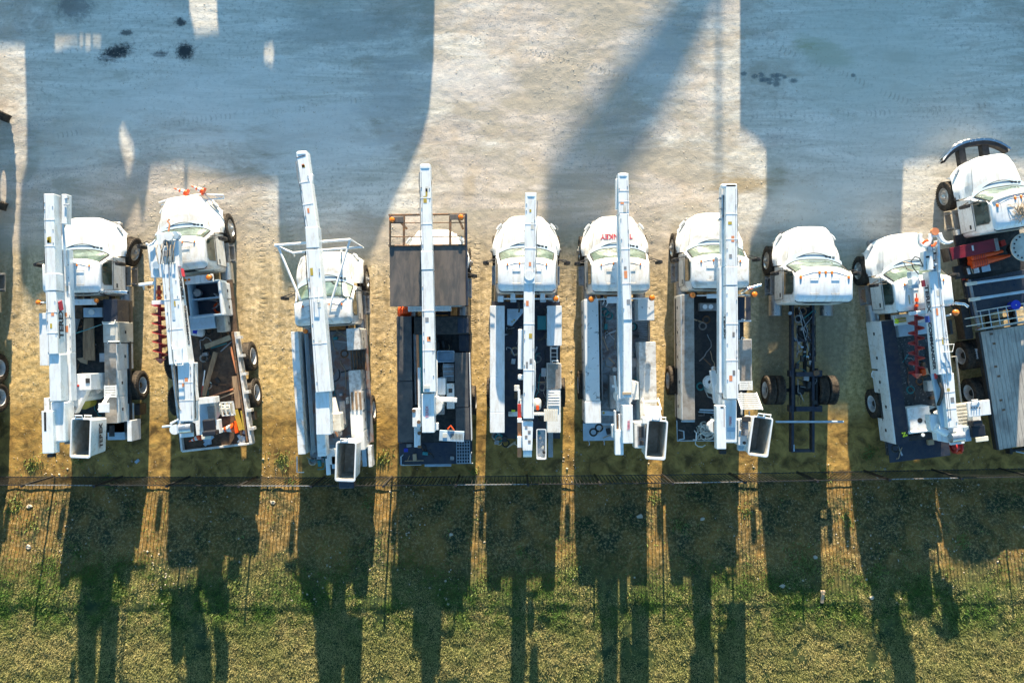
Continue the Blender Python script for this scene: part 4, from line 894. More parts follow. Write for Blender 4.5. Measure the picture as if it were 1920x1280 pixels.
cone(352,363,1.42, 334,356,80,'orange traffic cone lying on the front rack of the digger truck, left one of two',.78,'cones on the front rack')
cone(376,818,1.34, 362,824,88,'small cone with white collar lying under the black operator seat',.7)
mb = MB()
for k in range(9): mb.rbx(rnd.uniform(-.2,.2),rnd.uniform(-.2,.2),.02+.02*k/3,.16,.1,.02,rz=rnd.random()*3)
thing('litter_pile', mb, 'rimwhite', 'crumpled white litter in the rear right corner of the brown bed','litter').location = (*W(456,818,1.2),1.13)
mb = MB()
for k in range(8): mb.rbx(rnd.uniform(-.25,.25),rnd.uniform(-.12,.12),.03+.02*k/3,.22,.12,.04,rz=rnd.random()*3)
thing('blue_tarp_scraps', mb, 'lblue', 'blue scraps of tarp behind the operator seat on the digger truck','tarp').location = (*W(385,827,1.2),1.13)
# ================= T3: truck with pipe rack over the hood
T = Truck('bucket_truck', 607, 609, 3.5, 'white bucket truck with square hood and white pipe rack standing over the hood', G_BUCKET, style='B', zroof=2.5, mats={'white':'white2'})
T.wheels([(695,768)], 1); T.frame(-5.0); T.deck('deckrust', -1.15, 1.15, -.2, -4.1, 1.12); T.deck('deckblue', -1.1, 1.0, -4.1, -4.72, 1.0)
T.cabinet(-1, 545, 622, 573, 851, 1.9, 'white2', doors=4, wheels=T.wy); T.b('cabinet_ledge','lblue',571,625,584,851,1.62,.5)
T.b('front_box','white2',649,616,674,655,2.15,1.1); T.cabinet(1, 660, 616, 676, 655, 2.16, 'whitedirty', doors=1, zb=.9)
mb = MB(); a = T.L(658,657,1.3); c = T.L(686,694,1.3)
for k in range(6): x = a[0]+(c[0]-a[0])*k/5; mb.bx(x-.025,x+.025,c[1],a[1],1.26,1.3)
T.P('slatted_step', mb, 'rustframe')
T.cabinet(1, 653, 695, 680, 770, 1.9, 'whitedirty', doors=2, wheels=T.wy); T.cabinet(1, 656, 771, 684, 843, 1.9, 'white2', doors=2, wheels=T.wy)
for k in range(3): T.b('wood_slat','ply',657.5+k*7.6,735,663.5+k*7.6,768,1.935,.03)
T.bm('upper_boom','white',(565,284,3.6),(584,427,3.6),.34,.42,.36); kit(T,(565,300,3.6),(584,425,3.6),.34,1,16); T.b('boom_nose','white',555,283,575,292,3.615,.3,.06); T.bm('nose_gap','rustframe',(564,293,3.61),(564.3,294,3.61),.30,.02,bevel=0)
T.bm('boom_sleeve','white',(584,425,3.61),(586,465,3.61),.40,.46); T.bm('outer_boom','white',(586,467,3.6),(606,735,3.6),.42,.48,.48,.5); kit(T,(586,470,3.6),(606,733,3.6),.44,1,17); bedclutter(T,612,620,652,740,1.12,12,7); bedclutter(T,575,856,612,880,1.0,6,8); T.bm('boom_end','white',(604,735,3.5),(606,815,3.5),.44,.46); T.b('elbow_box','white2',593,815,612,855,3.2,.5,.03)
T.bm('tip_link','white',(583,326,3.4),(582,356,3.4),.12,.2); T.t('leveling_rod','lblue',[(584,352,3.3),(590,455,3.2)],.04); T.t('leveling_rod','white',[(590,455,3.25),(600,560,3.25)],.05)
T.t('step_rail','white',[(588,538,3.65),(589,566,3.7),(598,566,3.7),(597,540,3.65)],.013)
rk = T.t('front_pipe','white',[(515,460,2.75),(657,449,2.75)],.045); T.t('lower_pipe','white',[(515,460,2.7),(549,474,2.6),(640,466,2.6),(681,463,2.6),(657,449,2.7)],.04)
T.t('rack_brace','white',[(521,461,2.7),(564,563,2.75)],.04); T.t('rack_brace','white',[(656,451,2.7),(622,563,2.75),(617,590,2.7)],.04)
T.t('rack_foot','white',[(550,474,2.6),(552,480,1.2)],.035); T.t('rack_foot','white',[(640,466,2.6),(640,474,1.2)],.035)
T.c('turret_post','whitedirty',622,800,.24,2.6,1.4); T.b('turret_gearbox','fibre',615,775,640,808,2.7,.5,.04); T.P('turret_horn', MB().cyl(T.L(627,775,2.5),T.L(626,745,2.5),.17,12,.06), 'fibre', None, smooth=True)
for k in range(8): T.t('hydraulic_hose',('orangerust','hose','tan')[k%3],[(610+k*1.5,742+k*3,2.5),(612+rnd.random()*10,765+k*3,2.75),(620+rnd.random()*14,800+k*3,2.55)],.022)
T.c('sheave','orangerust',617,757,.10,2.6,.06); T.c('sheave','greysteel',633,812,.13,2.4,.1); T.b('gear_shelf','greysteel',636,752,649,795,1.9,.08); T.b('pedestal_box','whitedirty',648,745,654,757,1.7,.3)
T.b('control_bracket','white',612,842,630,870,2.7,.2); T.b('control_flap','white',610,860,620,890,2.6,.05); T.b('control_box','lblue',621,855,632,878,2.7,.3); T.b('black_tray','black',619,868,631,888,2.5,.2)
T.bucket(648,865,-2); T.b('bucket_skirt','darkblue',634,896,664,915,2.3,.35,.04); T.text('TEREX', (T.L(668,862,3.1)[0]+.04, T.L(668,862,3.1)[1]-.1, 2.5), .16, (0,1,0), 'decalblack')
T.t('tail_handle','white',[(557,855,1.0),(557,885,1.05),(570,885,1.05)],.02); T.b('tail_plate','lblue',678,842,688,874,1.3,.1); T.b('tail_bin','white2',689,836,698,875,1.35,.5)
T.beacon(572,621,2.2)
# ================= T4: truck with dark headache platform over the cab
T = Truck('bucket_truck', 810, 572, .7, 'bucket truck with a wide dark steel platform covering its white cab', G_BUCKET)
T.wheels([(886,750)], 1); T.frame(-5.0); T.deck('deckdark', -1.18, 1.18, -.3, -5.25, 1.12)
o = T.b('cab_platform','plate',730,462,874,573,2.95,.03)
fr = [((728,404),(876,404)),((728,462),(874,462))]
for (x0,y0),(x1,y1) in (((728,403),(874,401)),((728,461),(873,459))): T.bm('platform_beam','rustframe',(x0,y0,2.98),(x1,y1,2.98),.06,.10)
for x in (731,757,844,872): T.bm('platform_beam','rustframe',(x,404,2.985),(x,460,2.985),.075 if x in(757,844) else .055,.1)
for y in (418,444): T.bm('platform_bar','rustframe',(733,y,2.96),(871,y-1,2.96),.03,.05)
T.b('lamp_plate','plate',733,406,757,417,2.99,.02); T.b('lamp_plate','plate',843,402,869,412,2.99,.02); T.beacon(735,412,3.12,.085); T.beacon(864,407,3.12,.085)
T.t('rail_edge','darkblue',[(874,401,3.0),(876,573,3.0)],.035)
for x in (733,871):
    for y in (470,568): a = T.L(x,y,2.9); T.P('platform_leg', MB().bx(a[0]-.03,a[0]+.03,a[1]-.03,a[1]+.03,.8,2.92), 'rustframe')
for x in (745,860): a = T.L(x,410,2.9); T.P('platform_leg', MB().bx(a[0]-.03,a[0]+.03,a[1]-.03,a[1]+.03,.6,2.92), 'rustframe')
T.cabinet(-1, 743.6, 593, 773, 714, 1.9, 'darkblue', top='plate2', doors=2); T.cabinet(-1, 744.5, 715, 775, 829, 1.9, 'darkblue', top='plate2', doors=2, wheels=T.wy)
T.b('front_cabinet','deckdark',776,594,879,626,1.9,.8); T.b('front_cabinet_end','darkblue',858,596,879,624,1.91,.02); T.cabinet(1, 860, 627, 879, 659, 1.3, 'darkblue', doors=1)
T.cabinet(1, 852, 661, 879, 763, 1.9, 'darkblue', top='plate2', doors=2, wheels=T.wy, handle='white'); T.cabinet(1, 854, 764, 881, 824, 1.9, 'darkblue', top='plate2', doors=2, wheels=T.wy); T.bm('white_edge','white',(880,661,1.9),(884,826,1.9),.03,.5)
T.b('cross_bar','white',765,573,846,583,2.4,.1)
T.bm('upper_boom','white',(797,308,3.6),(801,472,3.6),.33,.4); kit(T,(797,322,3.6),(801,470,3.6),.33,1,18); T.b('boom_nose','white',787,307,806.5,318,3.615,.3,.05); T.bm('boom_sleeve','white',(800,470,3.61),(801,506,3.61),.37,.44); T.bm('outer_boom','white',(801,507,3.6),(805,735,3.6),.36,.46,.40); kit(T,(801,508,3.6),(805,733,3.6),.37,1,19,False); bedclutter(T,812,630,850,705,1.12,14,9); bedclutter(T,755,832,850,864,1.13,8,10); T.bm('boom_end','white',(802,738,3.45),(803,811,3.45),.40,.5)
T.t('leveling_rod','lblue',[(806,338,3.4),(807,372,3.2),(808,480,3.15)],.035); T.t('tip_guard','rustframe',[(807,335,3.4),(808.5,343,3.4),(808,352,3.4)],.02); T.bm('lower_boom','white2',(810,510,3.1),(812,740,3.1),.12,.3)
T.b('boom_clamp','offwhite',795,722,806,729,3.62,.03); T.text('TEREX', T.L(801,772,3.456), .13, (0.0,1,0), 'decalred', face='top')
for i, (x, mt) in enumerate(((777,'greysteel'),(780.5,'alu'),(785,'teal'),(789.5,'teal'),(782.5,'orangerust'))): T.P('insulated_stick', MB().cyl(T.L(x,626,1.75+.02*i),T.L(x+3,758 if i != 1 else 700,1.75+.02*i),.05,10), mt, None, smooth=True)
T.b('jib_bar','white',783,689,789,766,2.5,.15); T.b('jib_box','white',773,766,789,800,2.6,.35); T.b('jib_tail','white',776,800,788,838,2.4,.2); T.c('jib_pin','rustframe',776,770,.06,2.63,.05); T.c('jib_pin','rustframe',785,791,.06,2.63,.05); T.c('jib_pin','rustframe',786,812,.06,2.45,.05); T.b('jib_foot','rustframe',783,835,789,840,2.42,.15)
T.t('hose_guard','white',[(815,674,2.5),(817,672,2.6),(819,676,2.6),(819,776,2.6),(816,778,2.5)],.025)
T.b('control_pedestal','white',820,709,835,740,2.3,.9); T.b('pedestal_shelf','greysteel',820,741,833,777,2.2,.3); T.b('valve_box','white2',837,719,852,766,2.0,.4); T.b('valve_port','black',841,728,848,736,2.01,.02); T.bm('cross_arm','white2',(821,748,2.6),(857,750,2.6),.16,.06); T.c('turret_post','white2',812,760,.3,2.9,1.7); T.b('elbow_pad','white',814,793,822,806,3.1,.2)
T.b('grey_crate','greysteel',830,682,852,715,1.6,.45)
for k in range(3): T.b('crate_rib','lblue',831,686+k*9,851,688+k*9,1.62,.03)
o = T.P('control_panel', MB().rbx(*T.L(847,817,2.85),.80,.34,.10,rz=R(-4)), 'lblue', None, .01); x,y,z = T.L(847,817,2.91)
for k in range(9): T.P('lever', MB().rbx(x-.02+k*.045,y-.01-.003*k,z+.03,.014,.2,.04), 'black', o)
T.P('panel_face', MB().rbx(x-.22,y+.02,z,.14,.14,.03), 'offwhite', o); T.t('orange_hose','orange',[(840,804,2.9),(845,798,2.95),(851,806,2.9)],.03)
T.b('tail_deck','darkblue',748,830,884,869,1.13,.10); mb = MB(); a = T.L(856,826,1.2); c = T.L(881,868,1.2)
for k in range(6): x = a[0]+(c[0]-a[0])*k/5; mb.bx(x-.01,x+.01,c[1],a[1],1.17,1.2)
for k in range(8): y = a[1]+(c[1]-a[1])*k/7; mb.bx(a[0],c[0],y-.01,y+.01,1.17,1.2)
T.P('grid_step', mb, 'lblue'); T.b('tail_bumper','lblue',796,869,846,874,1.0,.2)
T.t('tail_handle','lblue',[(756,852,1.15),(752,856,1.3),(752,871,1.3),(757,871,1.15)],.02); T.t('tail_handle','white',[(884,848,1.15),(882,852,1.3),(882,868,1.3),(886,868,1.15)],.02); T.t('tail_edge','lblue',[(752,872,1.15),(790,871,1.15)],.012); T.b('blue_reflector','blue',757,840,765,847,1.15,.02)
T.b('amber_reflector','amber',761,772,764,776,1.2,.02)
thing('storage_tub', MB().loft([rrect(.26,.17,.04,0),rrect(.30,.20,.05,.28),rrect(.27,.17,.04,.285),rrect(.24,.15,.03,.06)]), 'lblue', 'pale blue plastic tub tilted on the dark deck behind the platform truck cab', 'tub', smooth=True).location = (*W(836,668,1.5),1.25)
bpy.data.objects['storage_tub'].rotation_euler = (0,0,R(-18))
thing('rubber_boots', MB().rbx(-.1,0,.12,.11,.28,.24).rbx(.08,.05,.12,.11,.28,.24,rz=.2), 'hose', 'pair of black rubber boots beside the pale blue tub', 'boots', .03).location = (*W(827,648,1.3),1.12)
T.P('orange_jacket', MB().loft([rrect(.20,.16,.1,1.2,*T.L(760,585,1.2)[:2]),rrect(.24,.18,.1,1.45,*T.L(760,585,1.2)[:2]),rrect(.10,.08,.05,1.58,*T.L(761,584,1.2)[:2])]), 'orange', None, 0, True)
# ================= T5: centred truck
T = Truck('bucket_truck', 988, 546, 0, 'white bucket truck with long white cabinets and an orange bar at its rear', G_BUCKET)
T.wheels([(1052,735)], 1); T.frame(-4.8); T.deck('navy', -1.18, 1.18, -.25, -5.0, 1.1)
T.cabinet(-1, 919, 573, 946, 811, 1.9, 'white', doors=5, wheels=T.wy); T.cabinet(1, 1026, 573, 1053, 648, 1.9, 'white', doors=2)
T.cabinet(1, 1026, 681, 1052, 729, 1.9, 'white2', top='tread', doors=1, wheels=T.wy); T.cabinet(1, 1026, 730, 1051, 811, 1.9, 'white2', doors=2, wheels=T.wy)
mb = MB(); a = T.L(1027,650,1.3); c = T.L(1050,680,1.3)
for x in (a[0]+.1, c[0]-.1): mb.bx(x-.02,x+.02,c[1],a[1],1.28,1.34)
for k in range(4): y = a[1]+(c[1]-a[1])*(k+.5)/4; mb.bx(a[0]+.12,c[0]-.12,y-.012,y+.012,1.28,1.31)
T.P('step_frame', mb, 'white2'); T.t('grab_rail','white',[(1034,650,1.6),(1034,652,1.75),(1046,652,1.75),(1046,649,1.6)],.018); T.t('grab_rail','white',[(1035,680,1.8),(1036,676,1.95),(1046,676,1.95),(1047,681,1.8)],.018)
for k in range(6): T.b('tread_slat','white',1028,733+k*5,1049,735.5+k*5,1.96,.03)
T.P('tool_basket', MB().rbx(*T.L(1033,778,2.35),.46,.40,.03), 'fibre', None); 
for k in range(7): T.b('basket_bar','white',1020+k*4.2,768,1021+k*4.2,789,2.39,.02)
T.bm('cross_arm','white',(996,776,2.1),(1020,776,2.1),.10,.1); T.bm('outrigger_bar','white2',(953,776,1.5),(985,776,1.5),.16,.12); T.b('yellow_tag','hivis',959,768,966,772,1.53,.02)
T.bm('upper_boom','white',(995.5,361,3.6),(993,532,3.6),.35,.40); kit(T,(995.5,375,3.6),(993,512,3.6),.35,-1,20); o=T.last; T.b('boom_nose','white',985.5,360,1006,373,3.615,.3,.08)
T.bm('outer_boom','white',(992.5,515,3.55),(991,785,3.55),.34,.42); kit(T,(992.5,520,3.55),(991,783,3.55),.34,-1,21,False); bedclutter(T,948,612,980,760,1.1,12,11); bedclutter(T,1003,590,1024,800,1.1,14,12); bedclutter(T,922,814,975,836,1.1,9,13); T.c('boom_collar','white',992.7,516,.16,3.62,.06); T.bm('boom_end','white',(989,790,3.5),(989,845,3.5),.36,.45,.30); T.P('boom_heel', MB().cyl(T.L(981,846,3.3),T.L(997,846,3.3),.18,14), 'white', None, smooth=True)
for k in range(4): T.b('notice_plate','greysteel',984+(k%2)*6,798+k*9,989+(k%2)*6,804+k*9,3.506,.004)
T.bm('side_rod','lblue',(986,400,3.35),(984,600,3.35),.05,.1); T.c('boom_bolt','black',985,433,.035,3.5,.04); T.c('boom_bolt','black',985,468,.035,3.5,.04)
T.bm('orange_bar','orangerust',(974,758,3.0),(974,857,3.0),.13,.16); T.bm('red_segment','red',(973.7,757,3.02),(974,784,3.02),.11,.1); T.b('bar_clamp','white',970,784,979,792,3.1,.2); T.b('bar_clamp','white',970,818,979,839,3.1,.2); T.bm('bar_link','white',(973,730,3.0),(973.5,758,3.0),.08,.1)
T.b('boom_saddle','white2',971,702,986,712,2.9,.2,.04); T.b('latch_plate','white2',964,722,974,733,2.5,.1); T.bm('lower_boom','white',(976,617,2.5),(975.5,692,2.5),.16,.2); T.c('turret_post','white2',985,760,.25,3.0,1.9)
T.t('hose_guard','white',[(999,677,2.9),(1002,676,3.0),(1003,680,3.0),(1003,730,3.0),(1000,744,2.9)],.022)
T.P('tri_plate', MB().ext([T.L(951,579,1.7)[:2],T.L(981,579,1.7)[:2],T.L(981,586,1.7)[:2],T.L(960,611,1.7)[:2],T.L(951,609,1.7)[:2]],1.66,1.7), 'lblue', None, .01); o=T.last
T.c('filler_cap','lblue',959,587,.07,1.74,.04,par=o); T.c('yellow_knob','yellow',964,600,.03,1.75,.04,par=o); T.c('yellow_knob','yellow',960,603,.025,1.75,.04,par=o)
T.b('battery_box','teal',1008,592,1024,618,1.45,.3)
for k in range(5): T.t('hose','hose',[(1018+k*1.4,578,1.75),(1028+k*1.2,590+k*2,1.8),(1028+k*1.5,615,1.75),(1018+k*1.6,633,1.6),(1008+k,638,1.5)],.022)
T.b('deck_step','alu',1015,690,1025,706,1.5,.04)
o = T.P('open_tray', MB().loft([rrect(.12,.46,.04,2.5,*T.L(1015,832,2.7)[:2]),rrect(.165,.50,.05,2.75,*T.L(1015,832,2.7)[:2]),rrect(.135,.47,.04,2.75,*T.L(1015,832,2.7)[:2]),rrect(.11,.43,.03,2.55,*T.L(1015,832,2.7)[:2])]), 'white', None, 0, True)
for k in range(5): T.c('valve_knob',('teal','greysteel','alu','offwhite','black')[k],1011+k*2.2,812+k*9,.045,2.72,.1,par=o)
T.P('winch_ball', MB().loft([rrect(.08,.1,.07,2.2,*T.L(1007,757,2.3)[:2]),rrect(.14,.2,.12,2.35,*T.L(1007,757,2.3)[:2]),rrect(.12,.17,.1,2.5,*T.L(1007,757,2.3)[:2]),rrect(.03,.04,.02,2.56,*T.L(1007,757,2.3)[:2])]), 'offwhite', None, 0, True); T.P('orange_hook', MB().rbx(*T.L(1008,764,2.5),.10,.18,.15), 'orange', None, .03)
T.b('rear_post','greysteel',1028,806,1037,857,1.6,.25); T.beacon(1042,560,2.45,.09); T.b('beacon_tray','white',933,555,944,566,2.35,.04); T.b('beacon_tray','white',1037,555,1048,566,2.33,.04); T.bm('light_bar','white',(944,560,2.3),(1037,560,2.3),.05,.05)
for x in (962,1018): T.b('bar_bracket','white',x-5,550,x+4,562,2.34,.08); T.b('bar_foot','lblue',x-5,561,x+6,566,2.2,.3)
T.t('coil_hose','hose',[(972,566,2.0),(974,578,1.9),(973,585,1.8)],.03)
T.t('mirror_bracket','alu',[(1041,421,1.45),(1047,428,1.45),(1045,432,1.4)],.012)
# ================= T6: truck with red hood lettering
T = Truck('bucket_truck', 1165, 546, 1, 'white bucket truck with large red letters across its hood', G_BUCKET, mats={'white':'whitecab'})
T.wheels([(1090,721)], -1); T.frame(-4.9); T.deck('deckblue', -1.18, 1.18, -.25, -5.0, 1.1); T.deck('lblue', -1.2, -.1, -4.45, -5.05, 1.16, .04)
T.cabinet(-1, 1095, 561, 1125, 751, 1.9, 'peeling', doors=4, wheels=T.wy); T.cabinet(-1, 1097, 752, 1127, 793, 1.9, 'white', doors=1); T.b('inner_ledge','greysteel',1125,563,1131,750,1.5,.4)
T.cabinet(1, 1196, 560, 1227, 600, 1.9, 'peeling', doors=1); T.cabinet(1, 1198, 641, 1232, 790, 1.9, 'whitedirty', doors=3, wheels=T.wy)
mb = MB(); a = T.L(1197,602,1.2); c = T.L(1214,640,1.2)
for k in range(9): y = a[1]+(c[1]-a[1])*(k+.5)/9; mb.bx(a[0],c[0],y-.02,y+.02,1.15,1.2)
T.P('cross_step', mb, 'greysteel'); T.bm('step_edge','tan',(1216,603,1.2),(1216,640,1.2),.04,.06); T.b('deck_step','greysteel',1184,671,1201,687,1.5,.04)
T.bm('upper_boom','white',(1168.5,325,3.6),(1170,400,3.6),.33,.42); kit(T,(1168.5,338,3.6),(1170,398,3.6),.33,-1,22,False); T.b('boom_nose','white',1160,324,1177,333,3.615,.3,.05); T.bm('outer_boom','white',(1170.5,400,3.6),(1177,600,3.6),.30,.42,.27); kit(T,(1170.5,402,3.6),(1177,598,3.6),.28,-1,23,False); bedclutter(T,1132,575,1160,700,1.1,14,14); bedclutter(T,1184,604,1196,740,1.1,8,15); bedclutter(T,1102,798,1150,828,1.16,6,16); T.bm('boom_end','white',(1177,600,3.58),(1177,745,3.58),.27,.42)
T.bm('lower_boom','white',(1161,400,3.2),(1165,560,3.2),.14,.3,.18); T.bm('lower_boom','white',(1165,560,3.2),(1167,748,3.2),.22,.34); T.t('leveling_rod','black',[(1162,403,3.3),(1163,470,3.3),(1164,495,3.3)],.02)
for k,y in enumerate((338,345,356,370,385)): T.t('tip_pin','alu',[(1153.5+k%2,y,3.35),(1160,y,3.35)],.025)
T.bm('tip_link','white',(1157,335,3.4),(1157,392,3.4),.09,.2); T.b('boom_clamp','tan',1167,735,1184,740,3.6,.03)
T.b('elbow_housing','white',1167,759,1187.5,831,3.55,.5,.02); T.text('TEREX', T.L(1179,797,3.557), .11, (0,1,0), 'decalred', face='top'); T.bm('side_beam','white',(1161,806,3.3),(1161.5,853,3.3),.27,.3); T.b('side_beam_strip','white',1152,770,1156,808,3.3,.25); T.b('side_beam_strip','white',1160,776,1164,810,3.2,.2); T.b('beam_slot','rustframe',1157,778,1159,808,3.1,.1); T.b('elbow_lid','white2',1147,796,1153,821,3.0,.25,.03)
T.bm('knuckle_link','white',(1153,704,2.6),(1158,750,2.6),.06,.2); T.b('knuckle_plate','white',1157,748,1163,771,3.0,.3); T.b('hydraulic_tank','greysteel',1144,704,1156,766,2.0,.7); T.c('tank_cap','white',1150,724,.05,2.05,.05); T.c('turret_post','white2',1172,745,.25,3.1,1.9); T.c('pin','alu',1153,692,.07,2.6,.15)
T.b('control_pedestal','white',1184,716,1198,749,2.4,.9); T.t('pedestal_loop','fibre',[(1184,718,2.4),(1186,714,2.5),(1191,715,2.5),(1194,720,2.4)],.025)
T.bm('cross_arm','lblue',(1127,774,1.6),(1152,775,1.6),.15,.12); T.b('yellow_tag','yellow',1130,772,1134,776,1.62,.02)
T.ladder(1210,768,1234,746,2.6,2.1,2,wd=None); T.ladder(1212,786,1236,764,3.0,2.7,4,slat=.09)
T.b('control_housing','white2',1189,791,1210,840,2.95,.5,.03); o=T.last; T.b('control_face','greysteel',1195,798,1209,835,2.96,.015,par=o)
for k in range(10): T.b('lever','black',1198,800+k*2,1207,801+k*2,2.99,.03,par=o)
T.b('gauge','black',1199,826,1207,834,3.0,.04,par=o); T.c('joystick','black',1203,822,.02,3.1,.15,par=o); T.b('bucket_arm','white',1204,782,1218,795,3.1,.3,.03)
T.bucket(1231,824,-4)
for px, py in ((1103,829),(1131,828)): T.t('tail_hook','chrome',[(px,py-3,1.2),(px+2,py,1.3),(px+2,py+5,1.3),(px,py+6,1.15)],.02)
T.beacon(1109,561,2.45,.09); T.beacon(1223,558,2.45,.09); T.bm('light_bar','white',(1115,561,2.3),(1218,559,2.3),.05,.05); T.b('bar_bracket','white',1138,556,1160,568,2.34,.1)
for x,y in ((1117,560),(1131,562),(1137,566)): T.t('cable_tie','white',[(x,y-5,2.4),(x+2,y+3,2.45),(x-1,y+9,2.4)],.01)
x, y, _ = T.L(1156,443,1.83); tx = T.text('TURNKEY', (x,y,1.838), .24, (-1,0,0), 'decalred', face='top', bold=.005, name='hood_lettering'); tx.scale = (1.0,1.0,1); 
from mathutils.bvhtree import BVHTree
hm = T.ref['hood'].data; bv = BVHTree.FromPolygons([v.co for v in hm.vertices], [tuple(p_.vertices) for p_ in hm.polygons])
for v_ in tx.data.vertices:
    hit = bv.ray_cast(Vector((v_.co.x, v_.co.y, 4)), Vector((0,0,-1)))[0]
    if hit: v_.co.z = hit.z+(.008 if v_.co.z > 1.838 else .004)
# ================= T7
T = Truck('bucket_truck', 1352, 540, .5, 'white bucket truck with black deck and a beige rope pile at its rear', G_BUCKET, mats={'white':'white2'})
T.wheels([(1258,713)], -1); T.frame(-5.0); T.deck('black', -1.18, 1.18, -.25, -4.5, 1.1); T.deck('deckdark', -1.15, .4, -4.5, -5.15, 1.1)
T.cabinet(-1, 1277, 552, 1303, 787, 1.9, 'white', top='tread', doors=5, wheels=T.wy); T.cabinet(1, 1384, 556, 1408, 600, 1.9, 'darkblue', doors=1); T.b('toolbox_strut','tan',1396,557,1399,599,1.92,.03); T.b('toolbox_lip','lblue',1384,600,1409,603,1.92,.2)
T.cabinet(1, 1386, 636, 1410, 714, 1.9, 'white2', top='tread', doors=2, wheels=T.wy); T.t('grab_rail','white',[(1390,600,1.9),(1391,598,2.0),(1397,600,2.0)],.014); T.t('grab_rail','white',[(1390,636,1.9),(1391,632,2.0),(1397,634,2.0)],.014); T.bm('step_post','lblue',(1386,602,1.7),(1386,635,1.7),.05,.1)
T.b('light_box','greysteel',1312,568,1348,582,1.6,.3,.02); o=T.last; T.c('work_lamp','lamp',1322,575,.08,1.64,.05,par=o); T.c('work_lamp','lamp',1333,575,.08,1.64,.05,par=o); T.b('deck_box','lblue',1350,560,1358,566,2.2,.2)
T.bm('upper_boom','white',(1371.5,345,3.6),(1372,499,3.6),.36,.42); kit(T,(1371.5,354,3.6),(1372,497,3.6),.36,-1,24); T.b('boom_nose','white',1353,344,1382,352,3.6,.25,.04); T.bm('boom_sleeve','white',(1372,499,3.61),(1372,535,3.61),.37,.45); T.bm('outer_boom','white',(1372,536,3.6),(1373.5,748,3.6),.38,.45); kit(T,(1372,538,3.6),(1373.5,746,3.6),.38,-1,25,False); bedclutter(T,1306,590,1345,780,1.1,12,17); T.b('boom_saddle','white',1373,694,1387,720,3.3,.5)
T.bm('lower_boom','white',(1356,348,3.3),(1357,500,3.3),.12,.3); T.bm('lower_boom','white',(1353.5,500,3.25),(1353.5,737,3.25),.17,.34); T.t('leveling_rod','black',[(1357,366,3.4),(1358,430,3.35)],.02)
for k,y in enumerate((372,392,405,411)): T.c('tip_pin','alu',1350+k%3*3,y,.04,3.35,.2)
boom_text(T,'TEREX',(1372,536,3.6),(1373.5,748,3.6),.385,.16,-1,.26,.36,bold=.01); T.bm('decal_flash','decalred',(1362.2,572,3.5),(1361.2,590,3.5),.03,.2,bevel=0)
T.b('elbow_housing','white',1357,749,1382,830,3.35,.55,.03); T.text('TEREX', T.L(1370,789,3.36), .10, (0,1,0), 'decalred', face='top'); T.b('blue_stripe','lblue',1363,801,1379,809,3.355,.008)
T.bm('side_beam','white',(1352,760,3.55),(1353,842,3.55),.30,.33); T.b('beam_slot','rustframe',1357,765,1358.5,800,3.555,.012); T.b('beam_lid','black',1351,762,1357,765,3.556,.012); T.c('beam_motor','white',1339,800,.18,2.9,.3); T.b('motor_box','white2',1335,787,1345,812,2.9,.3,.04); T.b('beam_foot','black',1350,844,1362,851,2.9,.2)
o = T.c('slew_ring','white2',1331,716,.22,1.8,.12,n=28); T.c('ring_core','black',1331,716,.06,1.81,.05,par=o); T.lugs('ring_bolt','black',1331,716,.185,1.8,.03,18,.012,o)
T.bm('knuckle_link','white',(1337,694,2.6),(1345,756,2.6),.18,.2); T.bm('knuckle_link','white',(1343,700,2.5),(1348,745,2.5),.06,.2); T.b('knuckle_plate','white',1347,738,1354,762,3.1,.4); T.c('turret_post','white2',1360,730,.25,3.0,1.9); T.c('pin','chrome',1338,690,.07,2.7,.15)
T.ladder(1387,714,1410,731,1.98,1.98,5,slat=.045); T.ladder(1391,768,1418,736,3.0,2.35,8,slat=.05); T.bm('ladder_post','alu',(1390,735,2.0),(1391,778,2.0),.08,.06); T.bm('ladder_post','alu',(1405,770,1.8),(1406,790,1.8),.05,.05)
T.b('control_housing','white',1384,786,1402,835,2.9,.5,.03); o=T.last; T.b('control_block','greysteel',1391,790,1404,817,3.05,.15,.02,par=o); T.b('control_hood','black',1392,781,1408,790,3.1,.1,par=o)
for k in range(8): T.b('lever','black',1389+k%2*3,793+k*3,1394+k%2*3,794.5+k*3,3.09,.05,par=o)
T.c('gauge','black',1396,830,.05,3.0,.05,par=o); T.b('bucket_foot','lblue',1384,826,1404,845,2.6,.2,.04)
T.bucket(1426,818,-8); T.t('platform_post','lblue',[(1388,806,3.1),(1386,818,3.0)],.03)
T.t('tail_handle','lblue',[(1273,806,1.15),(1282,808,1.35),(1283,822,1.35),(1273,824,1.15)],.022); T.t('tail_handle','white',[(1302,807,1.15),(1306,812,1.35),(1305,824,1.3),(1300,824,1.15)],.022); T.t('tail_edge','lblue',[(1269,788,1.2),(1270,826,1.15),(1340,826,1.15)],.018); T.b('tail_shelf','lblue',1278,788,1303,791,1.3,.1); T.bm('tail_bar','lblue',(1312,768,1.3),(1345,769,1.3),.06,.06); T.bm('tail_bar','lblue',(1310,772,1.25),(1340,774,1.25),.04,.06)
T.beacon(1299,553,2.45,.09); T.beacon(1415,552,2.45,.09); T.bm('light_bar','white',(1306,554,2.3),(1409,553,2.3),.04,.04); T.b('bar_bracket','white',1326,551,1352,559,2.34,.1)
T.exhaust([(1402,556,1.2),(1392,549,2.2),(1400,542,2.35),(1427,534,2.35)],.05)
mb = MB()
for k in range(34):
    x = rnd.gauss(0,.14); y = rnd.gauss(0,.16); a0 = rnd.random()*6.3; r0 = rnd.uniform(.08,.22)
    mb.tube([(x+math.cos(a0+j*.7)*r0, y+math.sin(a0+j*.7)*r0*.8, .03+k*.006+.02*math.sin(j*2.)) for j in range(rnd.randint(5,9))], .020, 5)
